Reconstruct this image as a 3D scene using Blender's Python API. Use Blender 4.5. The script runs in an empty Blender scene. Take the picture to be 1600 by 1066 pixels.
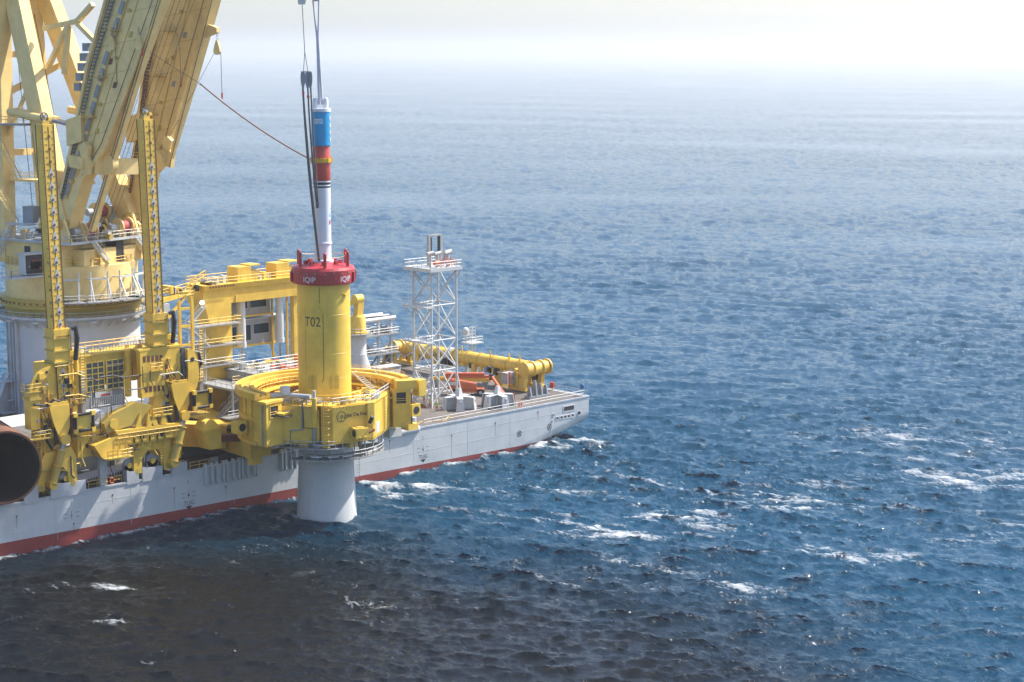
import bpy, bmesh, math, random
import numpy as np
from mathutils import Vector, Matrix

R = math.radians
scene = bpy.context.scene
COL = scene.collection
rnd = random.Random(7)

# ------------------------------------------------------------------ camera, sky, sun, exposure
# World axes follow the ship: X runs aft along the hull, Y across it (near side at Y = 0), Z up from the sea.
HEADING = R(45.6)
PITCH = math.atan(453 / 2900)
CAM = Vector((-168.40, -223.49, 68.0))
cam_data = bpy.data.cameras.new('camera')
cam_data.sensor_width = 36.0
cam_data.lens = 36.0 * 2900 / 1600
cam_data.clip_start = 1.0
cam_data.clip_end = 90000
camera = bpy.data.objects.new('camera', cam_data)
camera.location = CAM
camera.rotation_euler = (math.pi / 2 - PITCH, 0, HEADING - math.pi / 2)
COL.objects.link(camera)
scene.camera = camera

SUN_AZ = R(45.6 - 62)          # direction towards the sun, counter-clockwise from +X
SUN_EL = R(50)
sun_dir = Vector((math.cos(SUN_AZ) * math.cos(SUN_EL), math.sin(SUN_AZ) * math.cos(SUN_EL), math.sin(SUN_EL)))

world = bpy.data.worlds.new('World')
scene.world = world
world.use_nodes = True
wn = world.node_tree
sky = wn.nodes.new('ShaderNodeTexSky')
sky.sky_type = 'NISHITA'
sky.sun_disc = False
sky.sun_elevation = SUN_EL
sky.sun_rotation = math.pi / 2 - SUN_AZ
sky.altitude = 0
sky.air_density = 1.0
sky.dust_density = 1.6
sky.ozone_density = 1.0
balance = wn.nodes.new('ShaderNodeMix'); balance.data_type = 'RGBA'; balance.blend_type = 'MULTIPLY'      # camera white balance, the same over the whole sky
balance.inputs[0].default_value = 1.0; balance.inputs[7].default_value = (0.94, 1.0, 1.11, 1)
wn.links.new(sky.outputs[0], balance.inputs[6])
wn.links.new(balance.outputs[2], wn.nodes['Background'].inputs['Color'])
wn.nodes['Background'].inputs['Strength'].default_value = 0.125

sun_data = bpy.data.lights.new('sun', 'SUN')
sun_data.energy = 4.5
sun_data.angle = R(0.6)
sun_data.color = (1.0, 0.95, 0.87)
sun = bpy.data.objects.new('sun', sun_data)
sun.rotation_euler = sun_dir.to_track_quat('Z', 'Y').to_euler()
sun.location = sun_dir * 400
COL.objects.link(sun)

scene.view_settings.view_transform = 'Standard'
scene.view_settings.look = 'None'
scene.view_settings.gamma = 1.0
scene.view_settings.use_curve_mapping = False
scene.view_settings.exposure = 0.84
scene.cycles.max_bounces = 6
scene.cycles.diffuse_bounces = 3
scene.cycles.glossy_bounces = 3
scene.cycles.volume_bounces = 1
scene.cycles.transparent_max_bounces = 8
scene.cycles.sample_clamp_indirect = 4.0
scene.cycles.caustics_reflective = False
scene.cycles.caustics_refractive = False

# ------------------------------------------------------------------ materials
def new_mat(name):
    m = bpy.data.materials.new(name)
    m.use_nodes = True
    nt = m.node_tree
    return m, nt, nt.nodes['Principled BSDF']

def N(nt, t, **kw):
    n = nt.nodes.new(t)
    for k, v in kw.items():
        if k in n.inputs: n.inputs[k].default_value = v
        else: setattr(n, k, v)
    return n

def ramp(nt, fac, stops):
    r = N(nt, 'ShaderNodeValToRGB')
    e = r.color_ramp.elements
    while len(e) < len(stops): e.new(0.5)
    for el, (p, c) in zip(e, stops):
        el.position = p
        el.color = c if len(c) == 4 else (*c, 1)
    nt.links.new(fac, r.inputs[0])
    return r.outputs[0]

def mix(nt, fac, a, b, mode='MIX'):
    m = N(nt, 'ShaderNodeMix', data_type='RGBA', blend_type=mode)
    for s, v in ((0, fac), (6, a), (7, b)):
        if isinstance(v, (int, float)): m.inputs[s].default_value = v
        elif isinstance(v, tuple): m.inputs[s].default_value = v if len(v) == 4 else (*v, 1)
        else: nt.links.new(v, m.inputs[s])
    return m.outputs[2]

def paint(name, col, rough=0.45, dirt=(0.18, 0.13, 0.08), amount=0.35, var=0.14, metal=0.0, streak=0.5, scale=1.0, coat=0.0):
    """Painted steel: tone variation, vertical run-off streaks and blotchy grime."""
    m, nt, b = new_mat(name)
    tc = N(nt, 'ShaderNodeTexCoord')
    n1 = N(nt, 'ShaderNodeTexNoise', Scale=0.35 * scale, Detail=4.0, Roughness=0.6)
    nt.links.new(tc.outputs['Object'], n1.inputs['Vector'])
    mp = N(nt, 'ShaderNodeMapping')
    mp.inputs['Scale'].default_value = (2.6 * scale, 2.6 * scale, 0.16 * scale)
    nt.links.new(tc.outputs['Object'], mp.inputs['Vector'])
    n2 = N(nt, 'ShaderNodeTexNoise', Scale=1.0, Detail=5.0, Roughness=0.65)
    nt.links.new(mp.outputs[0], n2.inputs['Vector'])
    n3 = N(nt, 'ShaderNodeTexNoise', Scale=2.2 * scale, Detail=4.0, Roughness=0.7)
    nt.links.new(tc.outputs['Object'], n3.inputs['Vector'])
    lo = tuple(c * (1 - var) for c in col); hi = tuple(min(1, c * (1 + var)) for c in col)
    base = ramp(nt, n1.outputs[0], [(0.3, lo), (0.7, hi)])
    st = ramp(nt, n2.outputs[0], [(0.55, (0, 0, 0)), (0.78, (streak, streak, streak))])
    bl = ramp(nt, n3.outputs[0], [(0.60, (0, 0, 0)), (0.80, (1, 1, 1))])
    f = N(nt, 'ShaderNodeMath', operation='MAXIMUM')
    nt.links.new(st, f.inputs[0]); nt.links.new(bl, f.inputs[1])
    g = N(nt, 'ShaderNodeMath', operation='MULTIPLY'); g.inputs[1].default_value = amount
    nt.links.new(f.outputs[0], g.inputs[0])
    c = mix(nt, g.outputs[0], base, dirt)
    nt.links.new(c, b.inputs['Base Color'])
    rr = N(nt, 'ShaderNodeMapRange'); rr.inputs[3].default_value = max(0.05, rough - 0.1); rr.inputs[4].default_value = min(1, rough + 0.18)
    nt.links.new(n3.outputs[0], rr.inputs[0]); nt.links.new(rr.outputs[0], b.inputs['Roughness'])
    b.inputs['Metallic'].default_value = metal
    b.inputs['Coat Weight'].default_value = coat
    bp = N(nt, 'ShaderNodeBump', Strength=0.12, Distance=0.05)
    nt.links.new(n1.outputs[0], bp.inputs['Height']); nt.links.new(bp.outputs[0], b.inputs['Normal'])
    return m

MAT = {}
def P(k, *a, **kw): MAT[k] = paint(k.replace('_', ' '), *a, **kw)
P('yellow', (0.78, 0.50, 0.07), 0.5, amount=0.36, var=0.18)
P('crane_yellow', (0.82, 0.60, 0.235), 0.5, amount=0.22)  # paler yellow: haze over the crane is put into the paint colour
P('pile_yellow', (0.80, 0.53, 0.07), 0.4, amount=0.2, streak=0.8)
P('bright_yellow', (0.84, 0.55, 0.075), 0.5, amount=0.32, var=0.18)
P('olive_yellow', (0.52, 0.37, 0.07), 0.5, amount=0.35)
P('hull_grey', (0.56, 0.565, 0.555), 0.5, dirt=(0.27, 0.23, 0.18), amount=0.26, var=0.07, streak=0.8)
P('antifouling_red', (0.30, 0.045, 0.035), 0.65, dirt=(0.12, 0.05, 0.04), amount=0.5)
P('white', (0.58, 0.58, 0.56), 0.45, dirt=(0.4, 0.36, 0.3), amount=0.2, var=0.05)
P('pedestal_white', (0.56, 0.565, 0.56), 0.5, dirt=(0.33, 0.3, 0.26), amount=0.2, var=0.06)
P('light_grey', (0.50, 0.51, 0.51), 0.5, dirt=(0.2, 0.17, 0.14), amount=0.3)
P('concrete_grey', (0.50, 0.50, 0.48), 0.6, dirt=(0.34, 0.27, 0.2), amount=0.35, var=0.07, streak=0.9)
P('mid_grey', (0.27, 0.28, 0.29), 0.5, amount=0.35)
P('steel', (0.33, 0.33, 0.33), 0.4, metal=0.6, amount=0.3)
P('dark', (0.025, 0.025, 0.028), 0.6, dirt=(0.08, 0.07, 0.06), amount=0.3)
P('black_rubber', (0.018, 0.018, 0.02), 0.5, dirt=(0.06, 0.06, 0.06), amount=0.2)
P('hose_grey', (0.10, 0.105, 0.11), 0.5, dirt=(0.2, 0.19, 0.17), amount=0.3)
P('deck_shaded', (0.06, 0.055, 0.05), 0.8, dirt=(0.03, 0.025, 0.02), amount=0.6, var=0.3)  # deck with the shade of the left working area painted in
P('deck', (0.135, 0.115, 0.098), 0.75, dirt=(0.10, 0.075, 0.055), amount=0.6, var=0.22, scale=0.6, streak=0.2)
P('grating', (0.30, 0.30, 0.29), 0.6, amount=0.4)
P('red', (0.42, 0.028, 0.035), 0.4, dirt=(0.15, 0.04, 0.03), amount=0.25)
P('hammer_red', (0.55, 0.075, 0.05), 0.4, amount=0.15)
P('hammer_blue', (0.005, 0.33, 0.62), 0.35, dirt=(0.02, 0.08, 0.18), amount=0.2)
P('hammer_white', (0.74, 0.74, 0.76), 0.4, dirt=(0.5, 0.48, 0.45), amount=0.15, var=0.03)
P('orange', (0.60, 0.12, 0.03), 0.45, amount=0.3)
P('collar_yellow', (0.75, 0.43, 0.03), 0.45, amount=0.2)
P('drum_red', (0.42, 0.06, 0.055), 0.6, amount=0.3)
P('brown_rope', (0.24, 0.10, 0.045), 0.8, amount=0.3)
P('rust', (0.20, 0.085, 0.045), 0.8, dirt=(0.09, 0.04, 0.025), amount=0.7, var=0.3)
P('rust_shaded', (0.045, 0.024, 0.016), 0.9, dirt=(0.02, 0.012, 0.01), amount=0.6, var=0.3)  # darker rust: shade inside the lying pile is put into the colour
P('vent_brown', (0.16, 0.055, 0.03), 0.6, amount=0.3)
P('panel_dark', (0.035, 0.05, 0.05), 0.35, dirt=(0.10, 0.10, 0.09), amount=0.3)
P('black_paint', (0.015, 0.015, 0.017), 0.5, amount=0.1)
P('container_grey', (0.40, 0.39, 0.37), 0.55, amount=0.3)
P('hi_vis', (0.45, 0.62, 0.05), 0.7, amount=0.1)
P('work_orange', (0.60, 0.10, 0.03), 0.8, amount=0.2)
P('skin', (0.42, 0.25, 0.18), 0.6, amount=0.05)
P('wire', (0.08, 0.075, 0.075), 0.5, metal=0.4, amount=0.2)
P('wire_red', (0.16, 0.06, 0.06), 0.6, amount=0.2)
P('blue', (0.02, 0.12, 0.30), 0.5, amount=0.2)
P('rust_weep', (0.42, 0.37, 0.30), 0.6, dirt=(0.3, 0.2, 0.12), amount=0.5)
P('sling_white', (0.62, 0.60, 0.64), 0.8, amount=0.15)

m, nt, b = new_mat('window glass')
b.inputs['Base Color'].default_value = (0.02, 0.03, 0.035, 1); b.inputs['Roughness'].default_value = 0.06
b.inputs['IOR'].default_value = 1.5
MAT['glass'] = m
m, nt, b = new_mat('lit lamp')
b.inputs['Base Color'].default_value = (0.8, 0.8, 0.75, 1)
b.inputs['Emission Color'].default_value = (1, 0.96, 0.88, 1); b.inputs['Emission Strength'].default_value = 3.0
MAT['lamp'] = m

# ------------------------------------------------------------------ building helpers
class MB:
    """Collects geometry in world coordinates; build() links it as one mesh object."""
    def __init__(s): s.v = []; s.f = []; s.mi = []; s.cur = 0
    def add(s, vs, fs):
        o = len(s.v); s.v += [tuple(p) for p in vs]; s.f += [tuple(i + o for i in f) for f in fs]; s.mi += [s.cur] * len(fs); return s
    def hexa(s, a, b):          # two quads a[4], b[4]
        return s.add(list(a) + list(b), [(3, 2, 1, 0), (4, 5, 6, 7), (0, 1, 5, 4), (1, 2, 6, 5), (2, 3, 7, 6), (3, 0, 4, 7)])
    def box(s, x0, x1, y0, y1, z0, z1):
        return s.hexa([(x0, y0, z0), (x1, y0, z0), (x1, y1, z0), (x0, y1, z0)], [(x0, y0, z1), (x1, y0, z1), (x1, y1, z1), (x0, y1, z1)])
    def frustum(s, r0, z0, r1, z1):   # rects (x0,x1,y0,y1)
        q = lambda r, z: [(r[0], r[2], z), (r[1], r[2], z), (r[1], r[3], z), (r[0], r[3], z)]
        return s.hexa(q(r0, z0), q(r1, z1))
    def beam(s, a, b, w, h, up=(0, 0, 1), w2=None, h2=None):
        a = Vector(a); b = Vector(b); d = (b - a).normalized(); u = Vector(up)
        if abs(d.dot(u)) > 0.98: u = Vector((1, 0, 0))
        x = d.cross(u).normalized(); z = x.cross(d).normalized()
        w2 = w if w2 is None else w2; h2 = h if h2 is None else h2
        q = lambda p, ww, hh: [p + x * ww / 2 * i + z * hh / 2 * j for i, j in ((-1, -1), (1, -1), (1, 1), (-1, 1))]
        return s.hexa(q(a, w, h), q(b, w2, h2))
    def tube(s, a, b, r, n=8, r2=None, cap=True):
        a = Vector(a); b = Vector(b); d = (b - a).normalized()
        u = Vector((0, 0, 1)) if abs(d.z) < 0.95 else Vector((1, 0, 0))
        x = d.cross(u).normalized(); y = x.cross(d)
        r2 = r if r2 is None else r2
        c = [(math.cos(2 * math.pi * i / n), math.sin(2 * math.pi * i / n)) for i in range(n)]
        vs = [a + (x * p + y * q) * r for p, q in c] + [b + (x * p + y * q) * r2 for p, q in c]
        fs = [(i, (i + 1) % n, n + (i + 1) % n, n + i) for i in range(n)]
        if cap: fs += [tuple(range(n))[::-1], tuple(range(n, 2 * n))]
        return s.add(vs, fs)
    def path(s, pts, r, n=6):   # swept tube through points
        pts = [Vector(p) for p in pts]; vs = []; fs = []
        for k, p in enumerate(pts):
            d = (pts[min(k + 1, len(pts) - 1)] - pts[max(k - 1, 0)]).normalized()
            u = Vector((0, 0, 1)) if abs(d.z) < 0.95 else Vector((1, 0, 0))
            x = d.cross(u).normalized(); y = x.cross(d)
            rr = r[k] if isinstance(r, (list, tuple)) else r
            vs += [p + (x * math.cos(2 * math.pi * i / n) + y * math.sin(2 * math.pi * i / n)) * rr for i in range(n)]
        for k in range(len(pts) - 1):
            fs += [(k * n + i, k * n + (i + 1) % n, (k + 1) * n + (i + 1) % n, (k + 1) * n + i) for i in range(n)]
        fs += [tuple(range(n))[::-1], tuple(range((len(pts) - 1) * n, len(pts) * n))]
        return s.add(vs, fs)
    def lathe(s, c, prof, n=48, a0=0.0, a1=360.0):   # prof: closed or open list of (r,z); c=(x,y)
        full = abs(a1 - a0) >= 359.9; m = n if full else n + 1
        vs = []
        for k in range(m):
            t = R(a0 + (a1 - a0) * k / n)
            vs += [(c[0] + r * math.cos(t), c[1] + r * math.sin(t), z) for r, z in prof]
        L = len(prof); fs = []
        for k in range(n):
            k2 = (k + 1) % m
            fs += [(k * L + i, k2 * L + i, k2 * L + i + 1, k * L + i + 1) for i in range(L - 1)]
        return s.add(vs, fs)
    def ring(s, c, r0, r1, z0, z1, n=48, a0=0.0, a1=360.0):   # solid annular sector
        s.lathe(c, [(r1, z0), (r1, z1), (r0, z1), (r0, z0), (r1, z0)], n, a0, a1)
        if abs(a1 - a0) < 359.9:
            for a in (a0, a1):
                t = R(a); q = [(c[0] + r * math.cos(t), c[1] + r * math.sin(t), z) for r, z in ((r0, z0), (r1, z0), (r1, z1), (r0, z1))]
                s.add(q, [(0, 1, 2, 3) if a == a0 else (3, 2, 1, 0)])
        return s
    def cyl(s, c, r, z0, z1, n=32, r2=None):
        return s.tube((c[0], c[1], z0), (c[0], c[1], z1), r, n, r2)
    def prism(s, poly, d):      # poly: list of 3D points, extruded by vector d
        a = [Vector(p) for p in poly]; d = Vector(d); n = len(a)
        return s.add(a + [p + d for p in a], [tuple(range(n))[::-1], tuple(range(n, 2 * n))] + [(i, (i + 1) % n, n + (i + 1) % n, n + i) for i in range(n)])
    def sphere(s, c, r, n=14, m=9, sz=1.0):
        prof = [(max(1e-4, r * math.sin(math.pi * i / m)), c[2] - r * sz * math.cos(math.pi * i / m)) for i in range(m + 1)]
        return s.lathe((c[0], c[1]), prof, n)
    def rail(s, pts, h=1.1, step=1.4, r=0.035, closed=False, mids=(0.55,)):
        pts = [Vector(p) for p in pts]
        if closed: pts = pts + [pts[0]]
        for a, b in zip(pts[:-1], pts[1:]):
            L = (b - a).length; k = max(1, round(L / step))
            for i in range(k + 1):
                p = a.lerp(b, i / k); s.tube(p, p + Vector((0, 0, h)), r, 4, cap=False)
            for t in (h,) + tuple(m * h for m in mids):
                s.tube(a + Vector((0, 0, t)), b + Vector((0, 0, t)), r, 4, cap=False)
        return s
    def ladder(s, a, b, w=0.5, side=(1, 0, 0), step=0.4, r=0.035):
        a = Vector(a); b = Vector(b); x = Vector(side).normalized() * w / 2
        s.tube(a - x, b - x, r, 4); s.tube(a + x, b + x, r, 4)
        k = int((b - a).length / step)
        for i in range(1, k):
            p = a.lerp(b, i / k); s.tube(p - x, p + x, r * 0.7, 4, cap=False)
        return s
    def stair(s, a, b, w=0.9, side=(0, 1, 0), n=12, rail=True):
        a = Vector(a); b = Vector(b); x = Vector(side).normalized() * w / 2
        for e in (-1, 1):
            s.beam(a + x * e, b + x * e, 0.06, 0.25)
            if rail:
                up = Vector((0, 0, 1.0))
                s.tube(a + x * e + up, b + x * e + up, 0.035, 4)
                for i in range(0, n + 1, 3):
                    p = a.lerp(b, i / n) + x * e; s.tube(p, p + up, 0.03, 4)
        d = (b - a); f = Vector((d.x, d.y, 0)).normalized() * 0.14
        for i in range(1, n):
            p = a.lerp(b, i / n)
            s.hexa([p - x - f, p - x + f, p + x + f, p + x - f], [q + Vector((0, 0, 0.04)) for q in (p - x - f, p - x + f, p + x + f, p + x - f)])
        return s
    def mesh(s, name, origin, mats):
        me = bpy.data.meshes.new(name)
        o = Vector(origin)
        me.from_pydata([tuple(Vector(p) - o) for p in s.v], [], s.f)
        for m in (mats if isinstance(mats, (list, tuple)) else [mats]): me.materials.append(MAT[m] if isinstance(m, str) else m)
        if any(s.mi): me.polygons.foreach_set('material_index', s.mi)
        bm = bmesh.new(); bm.from_mesh(me); bmesh.ops.recalc_face_normals(bm, faces=bm.faces); bm.to_mesh(me); bm.free()
        return me
    def build(s, name, mats, parent=None, smooth=False, origin=None):
        o = wloc(parent) if parent is not None else Vector(origin or (0, 0, 0))
        me = s.mesh(name, o, mats)
        ob = bpy.data.objects.new(name, me); COL.objects.link(ob)
        if parent is not None: ob.parent = parent
        else: ob.location = o
        if smooth: smooth_mesh(me)
        return ob

def smooth_mesh(me, angle=40):
    me.polygons.foreach_set('use_smooth', [True] * len(me.polygons))
    me.set_sharp_from_angle(angle=R(angle))

def wloc(o):
    p = Vector((0, 0, 0))
    while o is not None: p += o.location; o = o.parent
    return p

def tag(o, label, cat, group=None, kind=None):
    o['label'] = label
    if cat: o['category'] = cat
    if group: o['group'] = group
    if kind: o['kind'] = kind
    return o

def thing(name, label, cat, loc, group=None):
    o = bpy.data.objects.new(name, None); COL.objects.link(o); o.location = loc
    o.empty_display_size = 1.0
    return tag(o, label, cat, group)

def copies(parent, name, mesh, locs, rots=None):
    """Alike parts that share one mesh; locs are world points."""
    o = wloc(parent); out = []
    for i, p in enumerate(locs):
        ob = bpy.data.objects.new(name, mesh); COL.objects.link(ob); ob.parent = parent
        ob.location = Vector(p) - o
        if rots: ob.rotation_euler = rots[i]
        out.append(ob)
    return out

def text_mesh(body, size, bold=0.0, align='LEFT'):
    cu = bpy.data.curves.new('lettering', 'FONT'); cu.body = body; cu.size = size; cu.align_x = align; cu.resolution_u = 3; cu.offset = bold
    ob = bpy.data.objects.new('lettering', cu); COL.objects.link(ob)
    dg = bpy.context.evaluated_depsgraph_get()
    me = bpy.data.meshes.new_from_object(ob.evaluated_get(dg))
    bpy.data.objects.remove(ob); bpy.data.curves.remove(cu)
    return me

def flat_text(body, size, origin, xdir, ydir, mat, parent, name='lettering', align='CENTER', bold=0.0):
    """Flat painted lettering on a plane given by its reading direction and its up direction."""
    me = text_mesh(body, size, bold, align=align)
    x = Vector(xdir).normalized(); y = Vector(ydir).normalized(); o = Vector(origin) - wloc(parent)
    for v in me.vertices:
        p = v.co.copy(); v.co = o + x * p.x + y * p.y
    me.materials.clear(); me.materials.append(MAT[mat])
    ob = bpy.data.objects.new(name, me); COL.objects.link(ob); ob.parent = parent
    return ob

def wrap_text(body, size, c, r, ang, z, mat, parent, name='lettering', sx=1.0, vertical=False):
    """Lettering wrapped on an upright cylinder of centre c and radius r, centred on angle ang (degrees)."""
    me = text_mesh(body, size, align='CENTER')
    bm = bmesh.new(); bm.from_mesh(me)
    bmesh.ops.subdivide_edges(bm, edges=[e for e in bm.edges if e.calc_length() > 0.3], cuts=3)
    bmesh.ops.triangulate(bm, faces=bm.faces); bm.to_mesh(me); bm.free()
    o = wloc(parent)
    for v in me.vertices:
        px, py = (v.co.x * sx, v.co.y) if not vertical else (v.co.y, -v.co.x)
        t = R(ang) + px / r
        v.co = Vector((c[0] + r * math.cos(t), c[1] + r * math.sin(t), z + py)) - o
    me.materials.clear(); me.materials.append(MAT[mat])
    ob = bpy.data.objects.new(name, me); COL.objects.link(ob); ob.parent = parent
    return ob

# ------------------------------------------------------------------ the sea
def wave_tile(n, L, wind, hs, lam_min, lam_peak, seed, spread=7.0):
    """A periodic patch of wind sea from a directional spectrum; heights, choppy shifts and crest folding."""
    g = np.random.default_rng(seed)
    k = np.fft.fftfreq(n, L / n) * 2 * np.pi
    kx, ky = np.meshgrid(k, k, indexing='ij')
    kk = np.hypot(kx, ky); kk[0, 0] = 1
    kp = 2 * np.pi / lam_peak
    S = kk ** -4.0 * np.exp(-1.25 * (kp / kk) ** 2) * np.exp(-(kk * lam_min / (2 * np.pi)) ** 2)
    c = (kx * math.cos(wind) + ky * math.sin(wind)) / kk
    D = np.abs(c) ** spread * np.where(c > 0, 1.0, 0.25) + 0.03
    A = np.sqrt(S * D) * (g.normal(size=(n, n)) + 1j * g.normal(size=(n, n)))
    A[0, 0] = 0
    h = np.fft.ifft2(A).real
    sc = hs / 4 / h.std(); A *= sc; h *= sc
    dx = np.fft.ifft2(-1j * kx / kk * A).real; dy = np.fft.ifft2(-1j * ky / kk * A).real
    jxx = np.fft.ifft2(kx * kx / kk * A).real; jyy = np.fft.ifft2(ky * ky / kk * A).real
    return h, dx, dy, jxx + jyy

def sample(t, L, x, y):
    n = t.shape[0]
    u = (x / L * n) % n; v = (y / L * n) % n
    i = np.floor(u).astype(int); j = np.floor(v).astype(int); a = u - i; b = v - j
    i %= n; j %= n; i2 = (i + 1) % n; j2 = (j + 1) % n
    return t[i, j] * (1 - a) * (1 - b) + t[i2, j] * a * (1 - b) + t[i, j2] * (1 - a) * b + t[i2, j2] * a * b

def build_sea():
    H = CAM.z; Fp = 1856.0
    inv = np.linspace(1 / 165.0, 1 / 3600.0, 860)
    rr = np.concatenate([[0.5, 60, 110, 140], 1 / inv, np.geomspace(3900, 25000, 24)])
    dense = np.arange(-19.5, 19.51, 0.056)
    side = np.concatenate([np.arange(20.2, 60, 1.2), np.arange(61, 180, 5.0)])
    ang = np.radians(np.concatenate([-side[::-1], dense, side])) + HEADING
    rg, ag = np.meshgrid(rr, ang, indexing='ij')
    x = CAM.x + rg * np.cos(ag); y = CAM.y + rg * np.sin(ag)
    wind = R(45.6 + 180 - 18)
    h = np.zeros_like(x); dx = np.zeros_like(x); dy = np.zeros_like(x); fold = np.zeros_like(x)
    # long sea, chop, and a longer slow swell so that nothing visibly repeats
    for (n, L, w, hs, lmin, lpk, seed, rot) in ((512, 311.0, wind, 0.58, 1.0, 12.0, 3, 0.0), (512, 137.0, wind + 0.22, 0.48, 0.3, 3.6, 11, 0.6), (256, 871.0, wind - 0.5, 0.28, 9.0, 60.0, 5, 1.1)):
        t = wave_tile(n, L, w - rot, hs, lmin, lpk, seed)
        cx, sx = math.cos(rot), math.sin(rot)
        u = x * cx + y * sx; v = -x * sx + y * cx
        a = [sample(q, L, u, v) for q in t]
        fade = np.clip(1.25 - rg / 5200.0, 0.15, 1.0)
        h += a[0] * fade; dx += (a[1] * cx - a[2] * sx) * fade; dy += (a[1] * sx + a[2] * cx) * fade
        fold += a[3]
    # gustiness: slow patches of rougher and calmer water
    g = wave_tile(256, 2100.0, wind, 4.0, 40.0, 300.0, 21, 6.0)[0]
    gust = np.clip(1.0 + 0.22 * sample(g, 2100.0, x, y), 0.45, 1.7)
    rough_zone = np.exp(-(((x - 45) / 60) ** 2 + ((y + 55) / 45) ** 2))      # propeller wash off the quarter
    amp = gust * (1 + 0.4 * rough_zone)
    # sheltered water along the near side of the hull and behind the stern
    h *= amp
    foam = np.clip((fold * amp - FOLD0) * 1.8, 0, 1)
    # wash from the thrusters: churned areas (world x, y, radius, strength)
    wash = np.zeros_like(x)
    for (wx, wy, sx_, sy_, s) in WASH:
        c, s2 = math.cos(R(-44.4)), math.sin(R(-44.4))
        ux = (x - wx) * c + (y - wy) * s2; uy = -(x - wx) * s2 + (y - wy) * c
        wash = np.maximum(wash, s * np.exp(-(ux / sx_) ** 2 - (uy / sy_) ** 2))
    # a broken wake drifting off from the pile towards the open water
    line = [(6, -9), (15, -24), (20, -34), (22, -50), (34, -60), (39, -79), (70, -92)]
    for (ax_, ay_), (bx_, by_) in zip(line[:-1], line[1:]):
        vx, vy = bx_ - ax_, by_ - ay_
        t_ = np.clip(((x - ax_) * vx + (y - ay_) * vy) / (vx * vx + vy * vy), 0, 1)
        wash = np.maximum(wash, 0.62 * np.exp(-(((x - ax_ - t_ * vx) ** 2 + (y - ay_ - t_ * vy) ** 2) / 22.0)))
    # wash breaking along the hull side and round the pile
    along = np.exp(-((y + 0.8) / 1.7) ** 2) * (x < 62) * 0.8
    ringd = np.hypot(x - 0.0, y + 12.2) - 4.6
    wash = np.maximum(wash, np.maximum(along, 0.85 * np.exp(-(ringd / 1.1) ** 2)))
    wash = wash * np.clip(1 + 0.35 * h / 0.25, 0.55, 1.35)          # thicker on the crests
    far = np.clip(1.15 - rg / 1100.0, 0, 1)
    P_ = np.stack([x - 1.3 * dx * amp, y - 1.3 * dy * amp, h], -1).reshape(-1, 3)
    nr, na = x.shape
    idx = np.arange(nr * na).reshape(nr, na)
    a = idx[:-1]; b_ = idx[1:]
    q = np.stack([a, b_, np.roll(b_, -1, 1), np.roll(a, -1, 1)], -1).reshape(-1, 4)
    me = bpy.data.meshes.new('sea')
    me.vertices.add(len(P_)); me.vertices.foreach_set('co', P_.astype(np.float32).ravel())
    me.loops.add(q.size); me.loops.foreach_set('vertex_index', q.astype(np.int32).ravel())
    me.polygons.add(len(q)); me.polygons.foreach_set('loop_start', np.arange(0, q.size, 4, dtype=np.int32))
    me.update(calc_edges=True)
    me.polygons.foreach_set('use_smooth', np.ones(len(q), bool))
    for nm, arr in (('foam', foam * far), ('wash', wash), ('gust', gust)):
        at = me.attributes.new(nm, 'FLOAT', 'POINT'); at.data.foreach_set('value', arr.astype(np.float32).ravel())
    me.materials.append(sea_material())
    ob = bpy.data.objects.new('sea', me); COL.objects.link(ob)
    tag(ob, 'choppy dark blue sea with scattered white foam', 'sea', kind='structure')
    return ob

FOLD0 = 0.8
WASH = [(17, -8, 9, 8, 0.95), (20, -12, 12, 6, 0.7), (22, -50, 11, 6, 1.0), (35, -48, 12, 8, 0.9), (41, -51, 10, 8, 0.85), (16, -81, 9, 7, 0.75), (20, -34, 12, 5, 0.7),
        (63, 0, 10, 9, 0.7), (101, -46, 26, 22, 0.62), (58, -56, 20, 14, 0.75), (39, -79, 16, 10, 0.72), (86, -66, 26, 16, 0.68), (-18, -22, 6, 3, 0.6), (-45, -21, 10, 4, 0.62),
        (-52, -35, 7, 3, 0.55), (15, -25, 18, 6, 0.62), (39, -26, 20, 10, 0.62), (-23, -54, 14, 5, 0.5), (5, -62, 26, 12, 0.55), (70, -95, 30, 16, 0.55)]

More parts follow.
